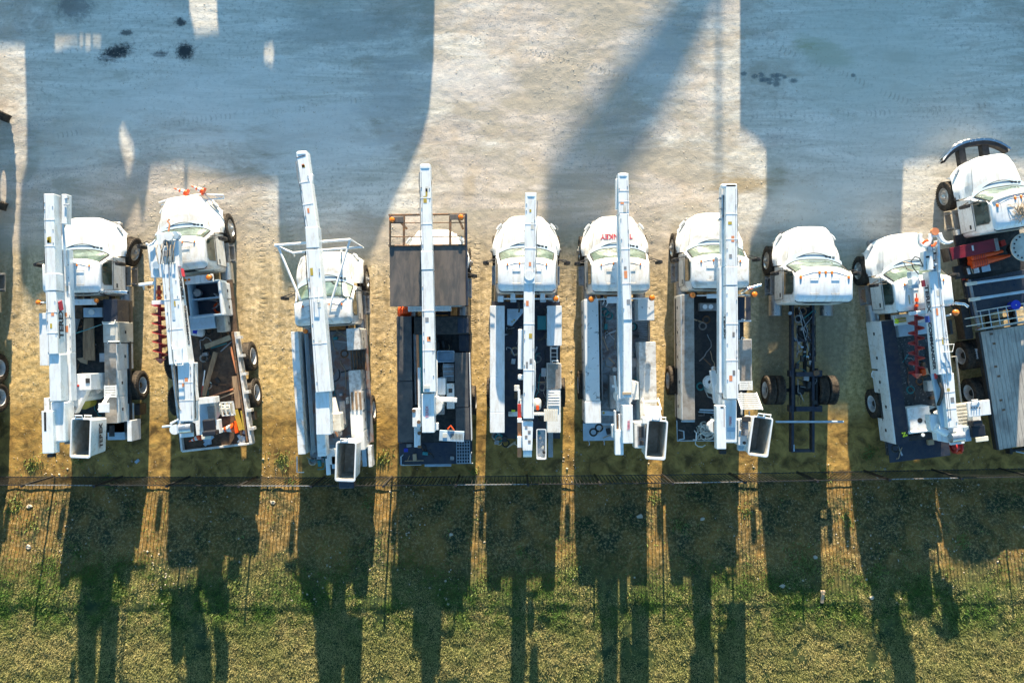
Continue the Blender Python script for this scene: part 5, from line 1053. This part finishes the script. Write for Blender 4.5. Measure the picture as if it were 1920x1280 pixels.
thing('rope_pile', mb, 'offwhite', 'tangled beige rope heaped on the tail of the seventh truck from the left', 'rope', smooth=True).location = (*W(1322,806,1.2),1.11)
# ================= T8: cab and bare chassis
T = Truck('chassis_cab_truck', 1546, 566, 0, 'white high-roofed cab truck with a bare navy chassis and no body behind the cab', 'cab chassis truck', style='C', zroof=2.8)
T.frame(-5.15, .36, 'navy', (-5.1,-1.25,.2)); T.wheels([(1440,731)], -1)
T.b('cross_plate','navy',1493,697,1536,706,.95,.1,.01); T.b('cross_plate','navy',1493,762,1536,771,.95,.1,.01)
for x in (1485,1538):
    for y in (700,766): T.b('spring_hanger','navy',x-4,y-6,x+4,y+6,.88,.3)
T.t('drive_shaft','black',[(1508,600,.6),(1508,640,.58),(1509,728,.52)],.07); T.t('air_line','teal',[(1500,690,.8),(1508,694,.85),(1513,698,.8)],.015)
T.P('air_tank', MB().cyl(T.L(1501,610,.62),T.L(1501,640,.62),.14,16), 'black', None, smooth=True); T.b('transmission','navy',1496,576,1526,605,.7,.35,.05)
for k in range(9): T.t('brake_line','hose' if k%3 else 'alu',[(1497+rnd.random()*34,575+rnd.random()*20,.85),(1498+rnd.random()*32,610+rnd.random()*20,.9),(1500+rnd.random()*30,650+rnd.random()*30,.8)],.018)
for k in range(5): T.b('bracket','lblue' if k%2 else 'greysteel',1497+k*5,640+k*9,1502+k*5,643+k*9,.9,.04)
for sd in (1489,1532): T.bm('leaf_spring','black',(sd,690,.75),(sd,772,.75),.10,.12)
bedclutter(T,1492,580,1530,700,.86,22,20,('hose','black','greysteel','teal','alu','rustframe')); bedclutter(T,1494,708,1532,760,.80,8,21,('hose','black','greysteel')); T.bm('tail_bar','lblue',(1455,790.5,1.05),(1583,790.5,1.05),.07,.10); T.b('rail_end','lblue',1488,833,1490,846,.92,.02)
T.c('mud_cap','lblue',1482,587,.06,.9,.08)
# ================= T9: digger derrick on the right
T = Truck('digger_truck', 1739, 579, 7, 'white digger truck with navy bed and white hooked claws above its hood', 'digger truck', steer=-6)
T.wheels([(1640,756)], -1, 'single'); T.frame(-5.2); T.deck('deckspeck', -1.18, 1.18, -.25, -4.9, 1.1); T.deck('darkblue', -1.15, .95, -4.35, -5.15, 1.16, .05)
T.cabinet(-1, 1655, 602, 1700, 828, 1.9, 'white', doors=5, wheels=T.wy, top='navy', name='side_cabinet') if False else None
a = T.L(1654,602,1.85); c = T.L(1680,602,1.85); e = T.L(1703,830,1.85); mb = MB()
T.P('side_cabinet', MB().bx(-1.2,-.74,-1.75+.6,a[1],.72,1.85).bx(-1.2,-.74,T.wy[0]-.6,-1.15,1.18,1.85).bx(-1.2,-.74,e[1],T.wy[0]-.6,.72,1.85), 'white', None, .012); o=T.last
T.P('lid', MB().bx(-1.185,-.74,e[1],a[1],1.852,1.865), 'navy', o)
for k in range(5):
    y0_ = e[1]+(a[1]-e[1])*k/5+.03; y1_ = e[1]+(a[1]-e[1])*(k+1)/5-.03; ym=(y0_+y1_)/2; z0 = 1.22 if abs(ym-T.wy[0]) < .8 else .76
    T.P('door_panel', MB().bx(-1.212,-1.2,y0_,y1_,z0,1.79), 'white', o, .008); T.P('latch', MB().bx(-1.224,-1.212,ym-.05,ym+.05,(z0+1.8)/2-.05,(z0+1.8)/2+.05), 'black', o)
for dy in (-.5,.5): T.P('fender_badge', MB().bx(-1.213,-1.2,T.wy[0]+dy-.05,T.wy[0]+dy+.05,1.1,1.16), 'black', o)
T.t('fuel_ring','white',[(1638,695,1.3),(1634,700,1.3),(1635,706,1.3),(1639,709,1.3)],.015)
T.b('front_shelf','lblue',1683,609,1740,625,1.5,.3,.02); T.b('front_beam','white2',1675,591,1740,603,1.9,.2); T.b('orange_reel','yellow',1681,597,1700,603,1.95,.12); T.t('gold_bar','tan',[(1686,600,2.0),(1698,599,2.0)],.03)
mb = MB()
for k in range(2): mb.tube([T.L(1678,599+k*5,2.2),T.L(1684,601+k*4,2.2)],.04,6)
T.P('work_light', mb, 'hivis', None, 0, True)
T.bm('main_boom','white',(1752,508,3.35),(1773,701,3.35),.38,.42,.44,.5); kit(T,(1752,512,3.35),(1773,699,3.35),.40,-1,26,False); T.bm('inner_boom','white',(1778,700,3.3),(1787,802,3.3),.36,.42,.32,.42); kit(T,(1778,703,3.3),(1787,798,3.3),.32,1,27,False); bedclutter(T,1688,632,1750,745,1.1,14,18); bedclutter(T,1675,828,1770,850,1.16,5,19); T.bm('boom_groove','lblue',(1760,520,3.356),(1776,700,3.356),.05,.012,bevel=0); T.bm('boom_band','lblue',(1764,684,3.36),(1781,682,3.36),.14,.012,bevel=0)
T.bm('boom_flank','lblue',(1753,700,3.1),(1772,800,3.1),.20,.12); T.t('winch_line','greysteel',[(1755,462,3.5),(1762,560,3.5),(1779,745,3.45),(1786,812,3.2)],.009)
boom_text(T,'TEREX',(1752,508,3.35),(1773,701,3.35),.395,.20,-1,.30,.26,bold=.012); boom_text(T,'COMMANDER',(1752,508,3.35),(1773,701,3.35),.43,.22,-1,.24,.72,bold=.010)
T.bm('decal_flash','decalred',(1733.5,525,3.3),(1735,537,3.3),.03,.2,bevel=0); T.bm('decal_round','decalblue',(1741,592,3.3),(1742.5,604,3.3),.05,.2,bevel=0)
T.t('boom_hose','hose',[(1757,701,3.1),(1762,718,3.25),(1767,730,3.3),(1765,745,3.3),(1760,757,3.1),(1757,765,2.8),(1746,770,2.6),(1750,780,2.5),(1763,787,2.5)],.055,n=10); T.b('hose_clip','red',1754,700,1759,710,3.2,.1)
T.t('step_hoop','white',[(1771,646,3.4),(1789,645,3.5),(1786,659,3.5),(1765,660,3.4)],.014)
# tip with hooked claws
T.bm('tip_rail','white',(1735,470,3.45),(1734,506,3.45),.09,.25); T.bm('tip_rail','white',(1760,450,3.45),(1762,510,3.45),.08,.25); T.P('tip_cylinder', MB().cyl(T.L(1741,463,3.4),T.L(1743,506,3.4),.12,14), 'white2', None, smooth=True); T.bm('tip_bed','lblue',(1752,462,3.3),(1754,508,3.3),.20,.2)
def horn(pts, w0, w1):
    n = len(pts); L_ = []; Rr = []
    P_ = [Vector(T.L(x,y,3.62)[:2]+(0,)) for x,y in pts]
    for i,p in enumerate(P_):
        d = (P_[min(i+1,n-1)]-P_[max(0,i-1)]).normalized(); nn = Vector((-d.y,d.x,0)); ww = w0+(w1-w0)*i/(n-1)
        L_.append((p+nn*ww)[:2]); Rr.append((p-nn*ww)[:2])
    return MB().ext(L_+Rr[::-1], 3.48, 3.62)
T.P('claw', horn([(1727,438),(1726.5,447),(1727,455),(1731,460),(1738,461),(1743,456),(1746,448),(1747,440)],.055,.05), 'white', None, .02)
T.P('claw', horn([(1762,437),(1765,445),(1769,451),(1774,454.5),(1781,455),(1788,452)],.075,.03), 'white', None, .02)
T.bm('claw_bridge','white',(1746,440,3.6),(1762,439,3.6),.12,.2); T.c('claw_pin','orangerust',1754,434,.12,3.64,.1)
T.P('red_roller', MB().tube([T.L(1730,457,3.72),T.L(1734,452,3.74),T.L(1740,451,3.72)],.04,8), 'orange', None, 0, True); T.P('red_roller', MB().tube([T.L(1746,461,3.72),T.L(1751,461,3.74),T.L(1755,455,3.72)],.04,8), 'orange', None, 0, True)
T.c('tip_sheave','greysteel',1744,467,.10,3.5,.1); T.b('valve_block','black',1737,480,1743,483,3.54,.05); T.b('valve_block','black',1749,500,1754,503,3.5,.05)
for k in range(5): T.b('hose_clamp','black' if k%2 else 'lblue',1750+k%3*3,466+k*7,1754+k%3*3,469+k*7,3.5,.1)
T.t('looped_hose','hose',[(1733,504,3.4),(1724,484,3.5),(1716,481,3.5),(1708,490,3.4),(1712,502,3.3),(1722,514,3.2)],.017); T.t('looped_hose','tan',[(1731,500,3.4),(1716,496,3.45),(1694,491,3.4),(1700,504,3.2),(1711,508,3.1)],.02)
T.bm('auger_motor','lblue',(1716,508,3.0),(1717,540,3.0),.26,.3); T.b('motor_head','white2',1709,522,1726,533,3.15,.3,.03); auger(T, 1717,556,1719,700,2.6,.25,6); T.P('auger_boot', MB().rbx(*T.L(1730,697,2.6),.16,.22,.22), 'orange', None, .05)
T.bm('auger_bracket','white',(1706,588,2.9),(1742,583,2.9),.12,.12); T.t('roof_rail','tan',[(1704,553,2.75),(1706,570,2.75)],.02)
# rear machinery
T.b('turret_plate','white2',1701,765,1748,808,1.9,.5,.02); o=T.last; T.c('turret_hole','black',1725,788,.085,1.905,.02,par=o); T.c('turret_hole','black',1737,790,.06,1.905,.02,par=o)
T.P('winch_bracket', MB().ext([T.L(*q,2.9)[:2] for q in ((1742,778),(1760,776),(1778,798),(1780,830),(1758,826),(1756,812),(1746,806))],2.6,2.9), 'white', None, .02); T.P('winch_motor', MB().cyl(T.L(1754,800,2.95),T.L(1775,812,2.95),.13,14), 'white', None, smooth=True)
T.b('winch_frame','white',1778,799,1809,831,3.05,.08); o=T.last; T.P('winch_drum', MB().cyl(T.L(1782,820,3.15),T.L(1805,817,3.15),.17,20), 'alu', o, smooth=True)
T.c('turret_post','white2',1772,790,.45,2.2,1.1); mb = MB(); a = T.L(1793,757,2.0); c = T.L(1826,798,2.0); mb.bx(a[0],c[0],c[1],a[1],1.9,1.96)
for k in range(7): y = c[1]+(a[1]-c[1])*(k+.5)/7; mb.bx(a[0],c[0],y-.03,y+.03,1.96,2.0)
T.P('operator_platform', mb, 'fibre', None); T.b('console_top','white',1813,754,1859,777,2.55,.08,.02); T.b('console_post','white2',1823,778,1840,790,2.3,.4); T.t('console_handle','white',[(1821,757,2.55),(1822,750,2.6),(1833,749,2.6),(1836,756,2.55)],.016); T.b('side_plate','lblue',1806,800,1822,826,2.1,.1)
for k in range(4): T.b('lever','black',1822+k*5,763,1824+k*5,765,2.6,.06)
T.b('seat','seatvinyl',1821,798,1850,818,2.25,.18,.05); T.b('seat_back','seatvinyl',1824,790,1844,798,2.5,.35,.04); T.b('foot_board','tape',1829,820,1854,826,1.9,.03)
T.t('outrigger_tube','white',[(1703,811,1.9),(1745,806,1.9)],.045); T.b('outrigger_bar','black',1704,817,1752,821,1.5,.12); T.c('pipe_ring','white',1731,815,.06,1.95,.03)
T.P('clamp_head', MB().tube([T.L(1691,812,1.9),T.L(1697,810,1.95),T.L(1694,818,1.9),T.L(1701,815,1.9)],.03,6), 'hivis', None, 0, True)
T.P('cable_reel', MB().lathe([(.17,-.12),(.24,-.12),(.24,-.08),(.15,-.07),(.15,.07),(.24,.08),(.24,.12),(.17,.12)], T.L(1793,836,1.7), 24), 'red', None, 0, True); T.b('reel_tag','orange',1794,846,1805,850,1.8,.05)
T.bm('edge_rail','offwhite',(1794,668,1.3),(1804,757,1.3),.02,.1); T.bm('edge_rail','offwhite',(1780,669,1.3),(1794,668,1.3),.02,.1); T.b('side_step','deckdark',1779,600,1788,626,1.3,.5); T.b('deck_cup','offwhite',1738,715,1754,732,1.45,.3,.02)
T.exhaust([(1788,577,1.2),(1781,571,2.2),(1790,568,2.3),(1808,570,2.3),(1815,575,2.3)],.05); T.beacon(1798,575,2.3,.09) if False else T.beacon(1793,586,2.45,.10); T.bm('light_arm','white',(1774,592,2.3),(1790,588,2.3),.06,.05)
# ================= T10: flatbed truck at the right edge
T = Truck('flatbed_truck', 1921, 424, 9, 'white flatbed truck at the right edge with a detached front bumper and grey board deck', 'flatbed truck', style='C', zroof=2.8, skip=('front_bumper',))
add_dy = 0
T.frame(-7.7, .43, 'black', (-7.6,-5,-3,-1,-.3)); T.wheels([(1807,666),(1822,736)], -1, 'dual')
T.P('front_bumper', MB().loft([[(x*(1-.0), 3.35-.50*abs(x/1.2)**2.6+dy, z) for x in [(-1.2+2.4*i/16) for i in range(17)]] for dy, z in ((0,.55),(.05,.62),(.06,.85),(0,.92),(-.08,.90),(-.08,.57))], False, False, False), 'darkblue', None, 0, True)
bpy.context.view_layer.update()
T.last.data.materials[0] = M['chrome']
T.P('bumper_core', MB().loft([[(x, 3.28-.50*abs(x/1.2)**2.6+dy, z) for x in [(-1.12+2.24*i/16) for i in range(17)]] for dy, z in ((0,.58),(0,.86),(-.14,.86),(-.14,.58),(0,.58))], False, False, False), 'black', None, 0, True)
for x in (-.43,.40): T.P('bumper_arm', MB().bx(x-.12,x+.12,2.3,3.28,.55,.80), 'black', None, .01)
T.P('roof_visor', MB().loft([[(x, 1.20-.10*abs(x/.8)**2+dy, z) for x in [(-.85+1.7*i/12) for i in range(13)]] for dy, z in ((-.12,2.83),(.02,2.80),(.05,2.74))], False, False, False), 'white', None, 0, True)
T.b('maroon_toolbox','maroon',1790,455,1869,478,1.6,.7,.02) if False else None
def tb(name, mat, x0,y0,x1,y1,z,wd,h,**k): return T.P(name, MB().beam(T.L(x0,y0,z),T.L(x1,y1,z),wd,h), mat, None, .015)
tb('maroon_toolbox','maroon',1784,476,1873,457,1.6,.42,.6); tb('toolbox_end','greysteel',1866,459,1873,457.5,1.61,.43,.3); tb('small_red_box','red',1877,457,1886,454,1.5,.20,.3); tb('toolbox_cap','black',1780,477,1784,476,1.55,.48,.5); T.P('toolbox_decal', MB().rbx(*T.L(1824,465,1.605),.06,.18,.006), 'rimwhite')
tb('tray','black',1790,512,1815,506,1.2,.45,.1); tb('equipment_box','black',1813,507,1876,497,1.4,.30,.5)
for x0,x1,mt in ((1814,1819,'rimwhite'),(1822,1824,'tan'),(1826,1836,'rimwhite'),(1841,1857,'lblue')): tb('box_label',mt,x0,509-(x0-1814)*.16,x1,508.5-(x1-1814)*.16,1.42,.22,.02)
tb('front_tray','deckdark',1800,500,1920,478,1.05,2.2,.1); tb('front_deck','darkblue',1817,560,1960,532,1.15,1.25,.12); tb('deck_rail','greysteel',1818,524,1836,612,1.2,.10,.12) 
tb('bed_headboard','greysteel',1834,618,1945,600,1.25,.06,.2)
for k,(x0,y0,x1,y1,ext) in enumerate(((1812,533,1945,514.5,1.5),(1818,562,1945,543,1.5))): T.P('load_bar', MB().cyl(T.L(x0,y0,ext),T.L(x1,y1,ext),.05,10), 'lblue', None, smooth=True); T.P('bar_sleeve', MB().cyl(T.L(x0-1,y0+.2,ext),T.L(x0+19,y0-2.6,ext),.062,10), 'fibre', None, smooth=True)
# timber deck
a = T.L(1839,622,1.25); c = T.L(1870,849,1.25); mb = MB(); nb = 17; y0_, y1_ = c[1]+.1, a[1]
for k in range(nb): x = a[0]+k*.145; mb.bx(x,x+.137,y0_+rnd.uniform(-.01,.01),y1_,1.20,1.25+rnd.uniform(-.003,.003))
T.P('board_deck', mb, 'boards', None, .003); o=T.last
for px,py in ((1859,626),(1864,644),(1867,687),(1873,705),(1877,750),(1882,768)): x,y,_ = T.L(px,py,1.26); T.P('stake_hole', MB().bx(x-.05,x+.05,y-.035,y+.035,1.25,1.262), 'rustframe', o)
T.P('side_rail', MB().bx(a[0]-.08,a[0]-.005,y0_,a[1],1.02,1.24), 'black', None, .01); T.P('under_beam', MB().bx(-.9,.9,y0_+.1,a[1],.90,1.18), 'black'); T.b('side_light','rimwhite',1829,654,1837,672,1.0,.15); T.b('side_box','black',1799,562,1826,634,1.0,.5)
tb('red_reflector','red',1805,524,1810,523,1.1,.06,.06); tb('amber_reflector','amber',1813,525,1817,524,1.15,.08,.08); tb('red_reflector','red',1833,617,1838,616,1.2,.06,.06); T.t('tail_bar','lblue',[(1905,846,1.0),(1925,850,1.0)],.02)
T.exhaust([(1786,424,.9),(1796,424,1.0),(1806,423,1.1)],.06) if False else None
# loads lying on it
def lad(px0,py0,px1,py1,z,wd,n,label):
    a = Vector((*W(px0,py0,z),z)); c = Vector((*W(px1,py1,z),z)); d = (c-a); L_ = d.length; rz = math.atan2(d.y,d.x)
    r = empty('extension_ladder', a.x, a.y, z, math.degrees(rz)); tag(r, label, 'ladder')
    for s_ in (-1,1): obj('side_rail', MB().bx(0,L_,s_*wd/2-.015,s_*wd/2+.015,-.04,.04), M['fibre'], r, .004); obj('outer_rail', MB().bx(-.5,L_,s_*(wd/2-.17)-.012,s_*(wd/2-.17)+.012,.045,.11), M['tape'], r, .004)
    for k in range(n): x = .1+k*.30; obj('rung', MB().cyl((x,-wd/2,.0),(x,wd/2,.0),.018,8), M['lblue'], r)
    return r
lad(1835,600,1945,581,1.45,.60,7,'pale fibreglass ladder lying across the flatbed ahead of the board deck')
r = empty('plastic_pail', *W(1901,572,1.4), 1.22, 0); obj('pail_body', MB().lathe([(0,0),(.13,0),(.16,.28),(.155,.28),(.12,.03),(0,.03)], n=24, axis='Z'), M['blue'], r, 0, True); obj('pail_lid', MB().lathe([(0,.30),(.165,.30),(.17,.28)], n=24, axis='Z'), M['blue'], r, 0, True); obj('lid_button', MB().cyl((0,0,.30),(0,0,.315),.02), M['rimwhite'], r); tag(r,'bright blue pail with lid beside the pale ladder on the flatbed','pail')
for i,(x0,y0,x1,y1) in enumerate(((1818,484,1880,471),(1819,496,1893,479))):
    a = Vector((*W(x0,y0,1.4),1.4)); c = Vector((*W(x1,y1,1.4),1.4)); r = empty('barrier_boom', a.x, a.y, 1.4); d = c-a
    obj('folded_cone_stack', MB().cyl((0,0,0),d*.42,.16,14,.15).cyl(d*.42,d*.86,.12,14,.075).cyl(d*.86,d,.06,10,.05), M['orange'], r, 0, True)
    mb = MB()
    for q in (.06,.12,.18,.24,.30,.36): mb.cyl(d*q,d*(q+.012),.172,14)
    obj('stack_rim', mb, M['red'], r, 0, True); tag(r, ('upper' if i==0 else 'lower')+' of two orange cone stacks lying on their side behind the right edge cab','cone stack','orange cone stacks')
x,y = W(1922,463,2.0); r = empty('spool', x, y, 1.5); obj('flange', MB().lathe([(0,.45),(.47,.45),(.48,.48),(.47,.51),(0,.51)], n=40, axis='Z'), M['offwhite'], r, 0, True); obj('drum', MB().lathe([(.2,-.2),(.2,.45)], n=24, axis='Z'), M['black'], r, 0, True)
for k in range(7):
    a0 = R(120+k*22); obj('bolt', MB().cyl((math.cos(a0)*.38,math.sin(a0)*.38,.50),(math.cos(a0)*.38,math.sin(a0)*.38,.525),.03,10), M['black'], r)
tag(r,'round pale metal spool standing at the right edge behind the flatbed truck cab','spool')
mb = MB()
for k in range(60): a0 = rnd.gauss(.4,1.); L_ = rnd.uniform(.15,.45); x0 = rnd.gauss(0,.13); y0 = rnd.gauss(0,.1); mb.tube([(x0,y0,.02),(x0+math.cos(a0)*L_/2,y0+math.sin(a0)*L_/2,.05+rnd.random()*.06),(x0+math.cos(a0)*L_,y0+math.sin(a0)*L_,.03)],.008,4)
thing('brush_pile', mb, 'tan', 'heap of dry twigs on the roof of the flatbed truck cab', 'twigs').location = (*W(1912,398,2.85),2.83)
# ================= T0: truck cut off by the left edge
T = Truck('bucket_truck', -138, 560, 1, 'truck mostly outside the left edge, only its tyres and white rims showing', 'truck', style='A')
T.frame(-6.3); T.wheels([(-6,690),(-5,745)], 1, 'single'); T.deck('deckdark', -1.05, 1.05, -.3, -6.3, 1.2); T.cabinet(-1, -205, 600, -190, 850, 1.9, 'white2')
T.cabinet(1, -90, 600, -70, 850, 2.1, 'white2'); T.bm('boom','white',(-150,330,3.5),(-140,830,3.5),.4,.4)
bedclutter(T,-130,600,-95,840,1.2,4,22)
for c0 in [c0 for c0 in T.root.children if c0.name.startswith('wheel') and abs(c0.location.y-1.57) < .01]:
    x, y, _ = T.L(-4, 378, .6)
    if c0.location.x > 0: c0.location.x, c0.location.y = x-.30, y; c0.rotation_euler.z = R(70)
a = empty('utility_trailer', *W(-75,205,.9), 0, 0); tag(a,'low trailer cut off by the left edge with one black tyre showing','trailer')
obj('trailer_bed', MB().bx(-1.7,.35,-.9,1.0,.75,.95), M['black'], a, .02); obj('trailer_cab', MB().bx(-1.9,.45,-.7,.8,.95,2.1), M['greysteel'], a, .03)
w_ = obj('wheel', WM['tyre'].copy(), M['tyre'], a, smooth=True); w_.location = (.95,0,.515); w_.rotation_euler.z = R(65); obj('rim', WM['rimf'].copy(), M['rimwhite'], w_, smooth=True); w2 = w_.copy(); COL.objects.link(w2); w2.location.x = -1.9
# ================= small loose things
mb = MB().ext([W(175,596,1.4),W(178,676,1.4),W(156,674,1.4),W(155,640,1.4),W(157,596,1.4)],1.36,1.40)
thing('plywood_sheet', mb, 'ply', 'brown plywood sheet lying on the deck of the leftmost bucket truck', 'plywood sheet', .003)
mb = MB().ext([W(143,672,1.3),W(165,668,1.3),W(162,683,1.3),W(150,679,1.3)],1.24,1.27)
thing('cardboard_scrap', mb, 'tan', 'torn brown cardboard below the plywood sheet on the leftmost bucket truck', 'cardboard')
a = Vector((*W(137,626,1.7),1.7)); c = Vector((*W(190,608,1.7),1.7))
thing('green_strap', MB().tube([a,(a+c)/2+Vector((0,-.02,.05)),c],.018,6), 'teal', 'thin green strap slanting across the leftmost bucket truck deck', 'strap', smooth=True)
thing('blue_rag', MB().rbx(0,0,.02,.17,.10,.03,rz=.7), 'lblue', 'small bright blue rag on the shaded dirt behind the leftmost bucket truck', 'rag').location = (*W(258,864),float(gz(*W(258,864)))+.01)
x,y = W(1541,1120,.9); thing('broken_post', MB().rbx(0,0,.06,.11,.34,.08,rz=-.12).rbx(.02,.22,.05,.16,.10,.07), 'lumber', 'short pale broken post lying in the sunlit grass below the bare chassis truck', 'post', .02).location = (x,y,float(gz(x,y)))
for i,(px,py,s_) in enumerate(((52,950,.20),(60,1022,.22),(510,943,.2),(1200,968,.25),(1317,972,.2),(1458,1090,.22),(1523,1040,.2),(846,1000,.18),(1620,1110,.2))):
    x,y = W(px,py,.3); mb = MB(); rr_ = [s_*.5*(.7+.5*rnd.random()) for k in range(7)]
    mb.loft([[(math.cos(.9*k+i)*rr_[k]*q, math.sin(.9*k+i)*rr_[k]*q*.75, z+.02*rnd.random()) for k in range(7)] for q,z in ((.9,-.03),(1,.015),(.75,.04))])
    thing('field_stone', mb, 'rock', ('flat pale stone on the bank below the ' + ('leftmost truck','leftmost truck, lower of two','pipe rack truck, in the sunlit gap','red lettered truck','treadplate truck','bare chassis truck, left of two','bare chassis truck, right of two','dark platform truck','navy bed digger truck')[i]), 'stone', 0, False, 'larger stones on the bank').location = (x,y,float(gz(x,y)))
